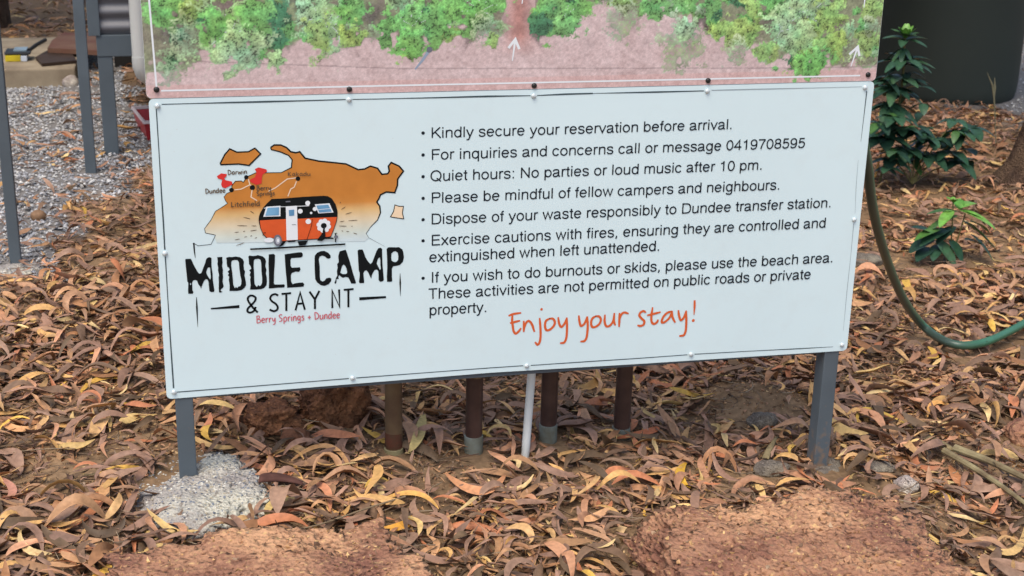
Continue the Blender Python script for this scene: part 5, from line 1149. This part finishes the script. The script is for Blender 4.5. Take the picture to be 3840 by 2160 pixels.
def crumbs():
    x, y = sample(48000, -1.6, 3.4, 2.35, 4.8, 200)
    xb = np.concatenate([rng.uniform(0.98, 1.72, 2600), rng.uniform(-0.22, 0.54, 2200)]); yb2 = rng.uniform(2.3, 3.0, 4800)
    zb = np.array([on_rock(a_, b_) for a_, b_ in zip(xb, yb2)]); ok_ = zb > gnd(xb, yb2) + 0.004
    zall = np.concatenate([gnd(x, y), zb[ok_]]); x = np.concatenate([x, xb[ok_]]); y = np.concatenate([y, yb2[ok_]]); N = len(x); nrk = int(ok_.sum())
    s = rng.gamma(2, 0.0016, N) + 0.0015; a = rng.normal(size=(N, 4, 3)); a /= np.linalg.norm(a, axis=2)[..., None]
    s[N - nrk:] *= 0.75
    V = np.stack([x, y, zall + s * 0.3], -1)[:, None, :] + a * s[:, None, None]
    b = np.arange(N)[:, None] * 4; fcs = np.concatenate([b + np.array(t)[None] for t in ((0, 1, 2), (0, 2, 3), (0, 3, 1), (1, 3, 2))])
    cs = np.array([lin(c) for c in ((164, 122, 90), (132, 98, 74), (104, 80, 64), (182, 142, 102), (160, 136, 114), (194, 160, 114))])
    c = cs[rng.integers(0, 6, N)] * rng.uniform(0.7, 1.2, (N, 1)); c[N - nrk:] *= np.array([1.05, 1.0, 0.9])
    return mesh_np('soil_crumbs', V.reshape(-1, 3), fcs, np.repeat(c, 4, 0))
o = link('soil_crumbs', crumbs(), M_leaf); tag(o, 'brown soil crumbs and bark bits between the leaves', 'soil', kind='stuff')
def twigs():
    x, y = sample(4200, -1.6, 3.4, 2.35, 5.2, 200); N = len(x); V = []; Fc = []; cc = []
    for i in range(N):
        L = random.gammavariate(2, 0.03) + 0.02; a = random.uniform(0, 6.28); r = random.uniform(0.0007, 0.0018); b = len(V); z = float(gnd(x[i], y[i])) + random.uniform(0.003, 0.026)
        bend = random.uniform(-0.2, 0.2) * L; tl = random.uniform(-0.1, 0.1)
        for k in range(4):
            t = k / 3 - 0.5; px = x[i] + math.cos(a) * L * t - math.sin(a) * bend * (0.25 - t * t) * 4; py = y[i] + math.sin(a) * L * t + math.cos(a) * bend * (0.25 - t * t) * 4
            for j in range(3):
                th_ = j * 2.094; V.append((px - math.sin(a) * math.cos(th_) * r, py + math.cos(a) * math.cos(th_) * r, z + L * t * tl + math.sin(th_) * r))
        for k in range(3):
            for j in range(3): Fc.append((b + k * 3 + j, b + k * 3 + (j + 1) % 3, b + (k + 1) * 3 + (j + 1) % 3, b + (k + 1) * 3 + j))
        c = np.array(random.choice([lin((120, 100, 80)), lin((86, 66, 52)), lin((150, 132, 108)), lin((104, 76, 60))])); cc += [c] * 12
    return mesh_np('twigs', np.array(V), np.array(Fc), np.array(cc), smooth=True)
o = link('twigs', twigs(), M_leaf); tag(o, 'thin dry twigs and stalks scattered among the leaves', 'twigs', kind='stuff')
# one long twig and the fallen branches at the lower right
def stick(pts, r, label, m, name='twig'):
    P = smooth_pts([on_ground(px, py, dz + 0.022) for px, py, dz in pts], 4); n = len(P)
    o = MB().tube(P, [r * (1 - 0.5 * i / n) for i in range(n)], 8).build(name, m, None, True); tag(o, label, 'twig' if name == 'twig' else 'branch'); return o
M_twig = mat('dry_twig', lin((138, 118, 92)), 0.7, 0.2, noise=0.3, nscale=40)
M_branch = mat('grey_green_bark', lin((146, 134, 100)), 0.75, 0.2, col2=lin((110, 96, 72)), nscale=24, bump=0.001, bscale=90)
stick([(1520, 1862, .012), (1380, 1905, .02), (1180, 1972, .02), (1020, 1995, .012)], 0.0028, 'long thin twig lying from the golden leaf towards the concrete lump', M_twig)
stick([(1410, 2100, .008), (1500, 2110, .012), (1590, 2135, .008)], 0.003, 'short pale twig at the bottom edge right of the low boulder', M_twig)
stick([(2560, 1640, .01), (2680, 1716, .012), (2800, 1720, .012), (2860, 1690, .01)], 0.006, 'dark curved stick left of the right sign post', mat('dark_twig', lin((84, 66, 54)), 0.8))
stick([(3540, 1690, .015), (3660, 1760, .02), (3780, 1840, .02), (3900, 1930, .02)], 0.010, 'pale bare branch, the lower one of two at the lower right', M_branch, 'branch')
stick([(3580, 1680, .02), (3700, 1725, .02), (3860, 1800, .02), (3990, 1860, .02)], 0.012, 'pale bare branch, the upper one of two at the lower right', M_branch, 'branch')
stick([(3450, 2090, .01), (3500, 2105, .015), (3560, 2125, .012)], 0.006, 'short grey stick beside the lower right corner of the big boulder', M_twig)

# loose pieces of bark and a clod of soil
stone('soil_clod', 1108, 1668, 0.085, 0.06, 0.07, mat('brown_soil_clod', lin((128, 88, 66)), 0.95, 0.1, noise=0.3, nscale=30, bump=0.004, bscale=70), 'brown crumbly soil clod behind the tan hoop-shaped leaf', 41, sub=5, avoid=False)
bpy.context.scene.collection.objects[-1]['category'] = 'soil clod'
def bark(P, wmm, label, m):
    A, B_, C_ = [on_ground(*p, 0.03) for p in P]; ns = 10; V = []
    for i in range(ns):
        t = i / (ns - 1); q = A * (1 - t) ** 2 + 2 * t * (1 - t) * B_ + C_ * t * t; T = (C_ - A); T /= np.linalg.norm(T); Sx = np.cross(T, (0, 0, 1)); w_ = wmm / 2000 * (0.75 + 0.35 * math.sin(3 * t + 1))
        for k in range(6):
            a = -1.3 + 2.6 * k / 5; V.append(q + Sx * math.sin(a) * w_ + np.array([0, 0, math.cos(a) * w_ * 0.6]))
    me = mesh_np('bark_piece', np.array(V), np.array([(i * 6 + k, i * 6 + k + 1, (i + 1) * 6 + k + 1, (i + 1) * 6 + k) for i in range(ns - 1) for k in range(5)]), smooth=True)
    o = link('bark_piece', me, m); md = o.modifiers.new('thick', 'SOLIDIFY'); md.thickness = 0.004; tag(o, label, 'bark')
M_bk1 = mat('dark_bark_piece', lin((92, 62, 54)), 0.85, 0.2, noise=0.4, nscale=30, bump=0.002, bscale=90); M_bk2 = mat('olive_bark_piece', lin((140, 124, 90)), 0.8, 0.2, noise=0.4, nscale=40)
bark(((975, 1800), (1050, 1785), (1135, 1815)), 42, 'dark reddish brown bark slab right of the concrete lump', M_bk1)
bark(((2870, 1722), (2885, 1680), (2912, 1640)), 20, 'short curled olive bark tube left of the right sign post', M_bk2)
bark(((3480, 1650), (3520, 1665), (3580, 1690)), 40, 'peeling grey-green bark at the near end of the fallen branches', M_bk2)

# gravel
def gravel():
    N0 = 60000
    xs_ = np.concatenate([rng.uniform(-2.4, 0.3, N0), rng.uniform(3.5, 9.5, 24000)]); ys_ = np.concatenate([rng.uniform(4.6, 13.0, N0), rng.uniform(7.0, 15.5, 24000)])
    k = gravel_mask(xs_, ys_) & keep_mask(xs_, ys_); u, v_ = frustum_margin(xs_, ys_); k &= (u > -250) & (u < 4100) & (v_ > -150)
    xs_, ys_ = xs_[k], ys_[k]
    # stray stones along the rim
    N = len(xs_); base = np.array([(1, 0, 0), (-1, 0, 0), (0, 1, 0), (0, -1, 0), (0, 0, 1), (0, 0, -0.6)], float)
    s = rng.uniform(0.005, 0.0115, N); V = base[None] * (s[:, None, None] * rng.uniform(0.6, 1.25, (N, 6, 1))) * np.array([1, 1, 0.75])
    a = rng.uniform(0, 6.28, N); ca_, sa_ = np.cos(a)[:, None], np.sin(a)[:, None]
    tl = rng.normal(0, 0.5, N)[:, None]
    X_ = V[..., 0] * ca_ - V[..., 1] * sa_; Y_ = V[..., 0] * sa_ + V[..., 1] * ca_; Z_ = V[..., 2] + X_ * tl * 0.6
    P = np.stack([X_ + xs_[:, None], Y_ + ys_[:, None], Z_ + (gnd(xs_, ys_) + s * rng.uniform(0.1, 1.1, N))[:, None]], -1)
    tri = np.array([(0, 2, 4), (2, 1, 4), (1, 3, 4), (3, 0, 4), (2, 0, 5), (1, 2, 5), (3, 1, 5), (0, 3, 5)])
    fcs = (np.arange(N)[:, None, None] * 6 + tri[None]).reshape(-1, 3)
    cs = np.array([lin(c) for c in ((172, 172, 174), (154, 154, 156), (188, 187, 186), (134, 134, 137), (198, 196, 190), (164, 160, 156))])
    c = cs[rng.integers(0, 6, N)] * rng.uniform(0.75, 1.15, (N, 1))
    return mesh_np('gravel', P.reshape(-1, 3), fcs, np.repeat(c, 6, 0))
o = link('gravel', gravel(), attr_mat('crushed_stone', 'col', 0.85, 0.2, 0.2, 150)); tag(o, 'blue-grey crushed stone gravel spread over the ground', 'gravel', kind='stuff')

# ------------------------------------------------------------------ green plants
M_plant = attr_mat('glossy_plant_leaf', 'col', rough=0.42, spec=0.35, var=0.28, vscale=70)
M_plant.node_tree.nodes['Principled BSDF'].inputs['Subsurface Weight'].default_value = 0.0
def plant_leaf(parent, base, dirv, L, W, col, droop=0.25, cup=0.25):
    L *= 1.22; W *= 1.5
    d = Vector(dirv).normalized(); up = Vector((0, 0, 1)); s_ = d.cross(up)
    if s_.length < 0.1: s_ = Vector((1, 0, 0))
    s_.normalize(); n_ = s_.cross(d); ns = 9; V = []; cc = []
    for i in range(ns):
        t = i / (ns - 1); p = Vector(base) + d * L * t + Vector((0, 0, -droop * L * t * t)); w_ = math.sin(math.pi * min(1, (t * 0.95 + 0.03)) ** 0.88) ** 0.7 * W / 2 + 0.0006
        for k in (-1, 0, 1):
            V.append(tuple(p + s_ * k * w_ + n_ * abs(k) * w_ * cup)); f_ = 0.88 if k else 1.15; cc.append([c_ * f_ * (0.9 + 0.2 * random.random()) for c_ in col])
    V = np.array(V); c0 = V[0].copy()
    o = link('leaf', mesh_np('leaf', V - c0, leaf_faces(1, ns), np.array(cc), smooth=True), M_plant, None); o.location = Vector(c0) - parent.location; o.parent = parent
    return o
DG = [lin((40, 70, 50)), lin((34, 60, 46)), lin((50, 82, 58)), lin((62, 92, 64))]; BG = [lin((84, 138, 50)), lin((104, 152, 64))]; MG = [lin((62, 96, 48)), lin((74, 112, 52))]
M_stem = mat('green_brown_stem', lin((92, 88, 52)), 0.6); M_ostem = mat('orange_stem', lin((176, 130, 70)), 0.6)
q0 = on_ground(3296, 690); YS = q0[1]; pxm = YS / F / 0.95
sap = empty('sapling', (q0[0], q0[1], float(gnd(q0[0], q0[1])))); tag(sap, 'tall dark green sapling with a bright green top against the dark tank', 'plant')
def stem(parent, pts, r, m):
    P = [Vector(at(px, py, Y)) for px, py, Y in pts]; MB().tube(smooth_pts([np.array(p) for p in P], 4), r, 7).build('stem', m, parent, True)
stem(sap, [(3296, 695, YS), (3330, 560, YS), (3362, 440, YS), (3385, 300, YS), (3390, 190, YS), (3394, 135, YS)], 0.006, M_stem)
stem(sap, [(3281, 665, YS - 0.02), (3300, 590, YS - 0.02), (3318, 540, YS - 0.02)], 0.005, M_ostem)
def whorl(parent, px, py, Y, dirs, L, W, cols, **kw):
    b_ = at(px, py, Y)
    for (ax, ay, az) in dirs: plant_leaf(parent, b_, (ax, ay, az), L * random.uniform(0.85, 1.15), W * random.uniform(0.85, 1.1), random.choice(cols), **kw)
rr_ = random.Random(5)
def ring(n, elev, j=0.25, a0=0.0):
    return [(math.cos(a0 + 2 * math.pi * k / n + rr_.uniform(-j, j)), math.sin(a0 + 2 * math.pi * k / n + rr_.uniform(-j, j)), elev + rr_.uniform(-0.2, 0.2)) for k in range(n)]
whorl(sap, 3394, 145, YS, ring(9, 1.6), 0.065, 0.022, BG, droop=0.1)
whorl(sap, 3394, 140, YS, ring(6, 0.7), 0.07, 0.024, MG)
whorl(sap, 3392, 150, YS, ring(6, 0.25), 0.10, 0.030, DG[2:])
whorl(sap, 3388, 180, YS, ring(6, -0.8), 0.07, 0.02, DG[2:])
whorl(sap, 3386, 225, YS, ring(9, 0.1), 0.13, 0.036, DG)
whorl(sap, 3372, 290, YS, ring(8, 0.05), 0.11, 0.036, DG)
whorl(sap, 3350, 330, YS, ring(9, -0.1), 0.12, 0.04, DG)
whorl(sap, 3420, 300, YS - .03, ring(5, 0.0), 0.08, 0.03, DG[1:])
whorl(sap, 3340, 390, YS, ring(8, -0.3), 0.12, 0.045, DG)
whorl(sap, 3325, 450, YS, ring(7, -0.5), 0.12, 0.05, DG[:2])
sh = empty('bush', (q0[0] + 0.12, YS - 0.1, float(gnd(q0[0] + 0.12, YS - 0.1)))); tag(sh, 'low dark green bush of broad leaves at the base of the sapling', 'plant')
for (px, py, n_, L, W) in ((3380, 480, 6, 0.10, 0.045), (3440, 500, 7, 0.09, 0.045), (3320, 520, 7, 0.10, 0.05), (3500, 520, 7, 0.09, 0.045), (3580, 450, 5, 0.07, 0.035), (3640, 480, 5, 0.11, 0.04), (3600, 500, 4, 0.09, 0.04), (3400, 560, 7, 0.10, 0.05), (3480, 580, 6, 0.10, 0.045), (3560, 570, 6, 0.11, 0.045), (3340, 600, 5, 0.08, 0.04), (3595, 610, 4, 0.11, 0.04)):
    whorl(sh, px, py, YS - 0.1, ring(n_, 0.05, a0=rr_.uniform(0, 3)), L, W, DG[:3], droop=0.4)
for k_ in range(26):
    px = rr_.uniform(3290, 3640); py = rr_.uniform(430, 640) if px < 3500 else rr_.uniform(470, 610)
    whorl(sh, px, py, YS - 0.1 - rr_.uniform(-0.12, 0.12), ring(rr_.choice((2, 3, 4)), rr_.uniform(-0.3, 0.3), 0.5, rr_.uniform(0, 6)), rr_.uniform(0.05, 0.09), rr_.uniform(0.024, 0.038), DG + MG[:1], droop=0.4)
for k_ in range(16):
    px = rr_.uniform(3300, 3470); py = rr_.uniform(235, 430)
    whorl(sap, px, py, YS - rr_.uniform(-0.1, 0.1), ring(rr_.choice((2, 3)), rr_.uniform(-0.4, 0.2), 0.5, rr_.uniform(0, 6)), rr_.uniform(0.06, 0.09), rr_.uniform(0.022, 0.034), DG, droop=0.35)
for tp_ in ((3380, 480), (3500, 520), (3640, 480), (3560, 570), (3340, 600), (3595, 610), (3440, 500), (3580, 450)):
    stem(sh, [(3420, 690, YS - 0.1), ((3420 + tp_[0]) / 2, (660 + tp_[1]) / 2, YS - 0.1), (tp_[0], tp_[1], YS - 0.1)], 0.0035, M_stem)
q1 = on_ground(3560, 985); YP2 = q1[1]
sm = empty('seedling', (q1[0], q1[1], float(gnd(q1[0], q1[1])))); tag(sm, 'small seedling with bright green top leaves among dry leaves behind the hose', 'plant')
for tp_ in ((3575, 745), (3480, 900), (3620, 800)): stem(sm, [(3560, 985, YP2), ((3560 + tp_[0]) / 2, 900, YP2), (tp_[0], tp_[1], YP2)], 0.003, M_stem)
whorl(sm, 3575, 760, YP2, ring(6, 1.0), 0.035, 0.014, BG)
for base, d, L, W, cset in (((3570, 790), (-0.7, -0.5, -0.2), 0.07, 0.030, BG), ((3600, 790), (0.6, -0.6, -0.1), 0.10, 0.034, BG), ((3590, 795), (-0.8, 0.3, 0.1), 0.08, 0.03, MG), ((3600, 785), (0.2, 0.6, 0.3), 0.07, 0.03, BG), ((3640, 830), (0.9, 0.1, -0.3), 0.07, 0.03, BG), ((3530, 860), (-0.9, -0.2, 0.0), 0.09, 0.032, MG), ((3520, 920), (-0.5, -0.6, -0.1), 0.07, 0.032, DG), ((3640, 880), (0.6, -0.4, -0.5), 0.08, 0.03, MG), ((3610, 790), (0.9, -0.3, -0.25), 0.10, 0.042, BG), ((3600, 780), (0.7, 0.3, 0.2), 0.08, 0.035, BG), ((3590, 810), (-0.9, 0.2, -0.35), 0.10, 0.035, MG), ((3580, 850), (-0.8, -0.3, -0.3), 0.07, 0.034, DG[:2]), ((3610, 830), (0.8, -0.3, -0.45), 0.12, 0.04, MG), ((3560, 860), (-0.8, -0.2, -0.1), 0.10, 0.045, DG),
                        ((3500, 900), (-0.9, -0.2, -0.1), 0.08, 0.045, DG), ((3500, 880), (-0.5, 0.2, 0.3), 0.07, 0.04, DG), ((3510, 900), (0.3, -0.6, -0.4), 0.08, 0.045, DG), ((3490, 930), (-0.8, -0.5, -0.1), 0.07, 0.04, DG[:2]), ((3560, 900), (0.3, -0.5, -0.5), 0.06, 0.04, DG), ((3620, 900), (0.7, 0.1, -0.1), 0.07, 0.035, DG[:2])):
    plant_leaf(sm, at(*base, YP2), d, L * 1.25, W * 1.1, random.choice(cset))
q2 = on_ground(3735, 560); gs = empty('grass_stalk', tuple(q2)); tag(gs, 'single dry grass stalk with a forked seed head in front of the tank', 'grass')
P = [Vector(at(px, py, q2[1])) for px, py in ((3735, 560), (3732, 450), (3728, 370), (3722, 320), (3702, 272))]
M_st = mat('straw', lin((120, 116, 92)), 0.7); MB().tube(P, [0.003, 0.0028, 0.0045, 0.005, 0.001], 6).build('stalk', M_st, gs, True)
P = [Vector(at(px, py, q2[1])) for px, py in ((3728, 370), (3731, 330), (3730, 290))]; MB().tube(P, [0.003, 0.006, 0.001], 6).build('seed_head', M_st, gs, True)
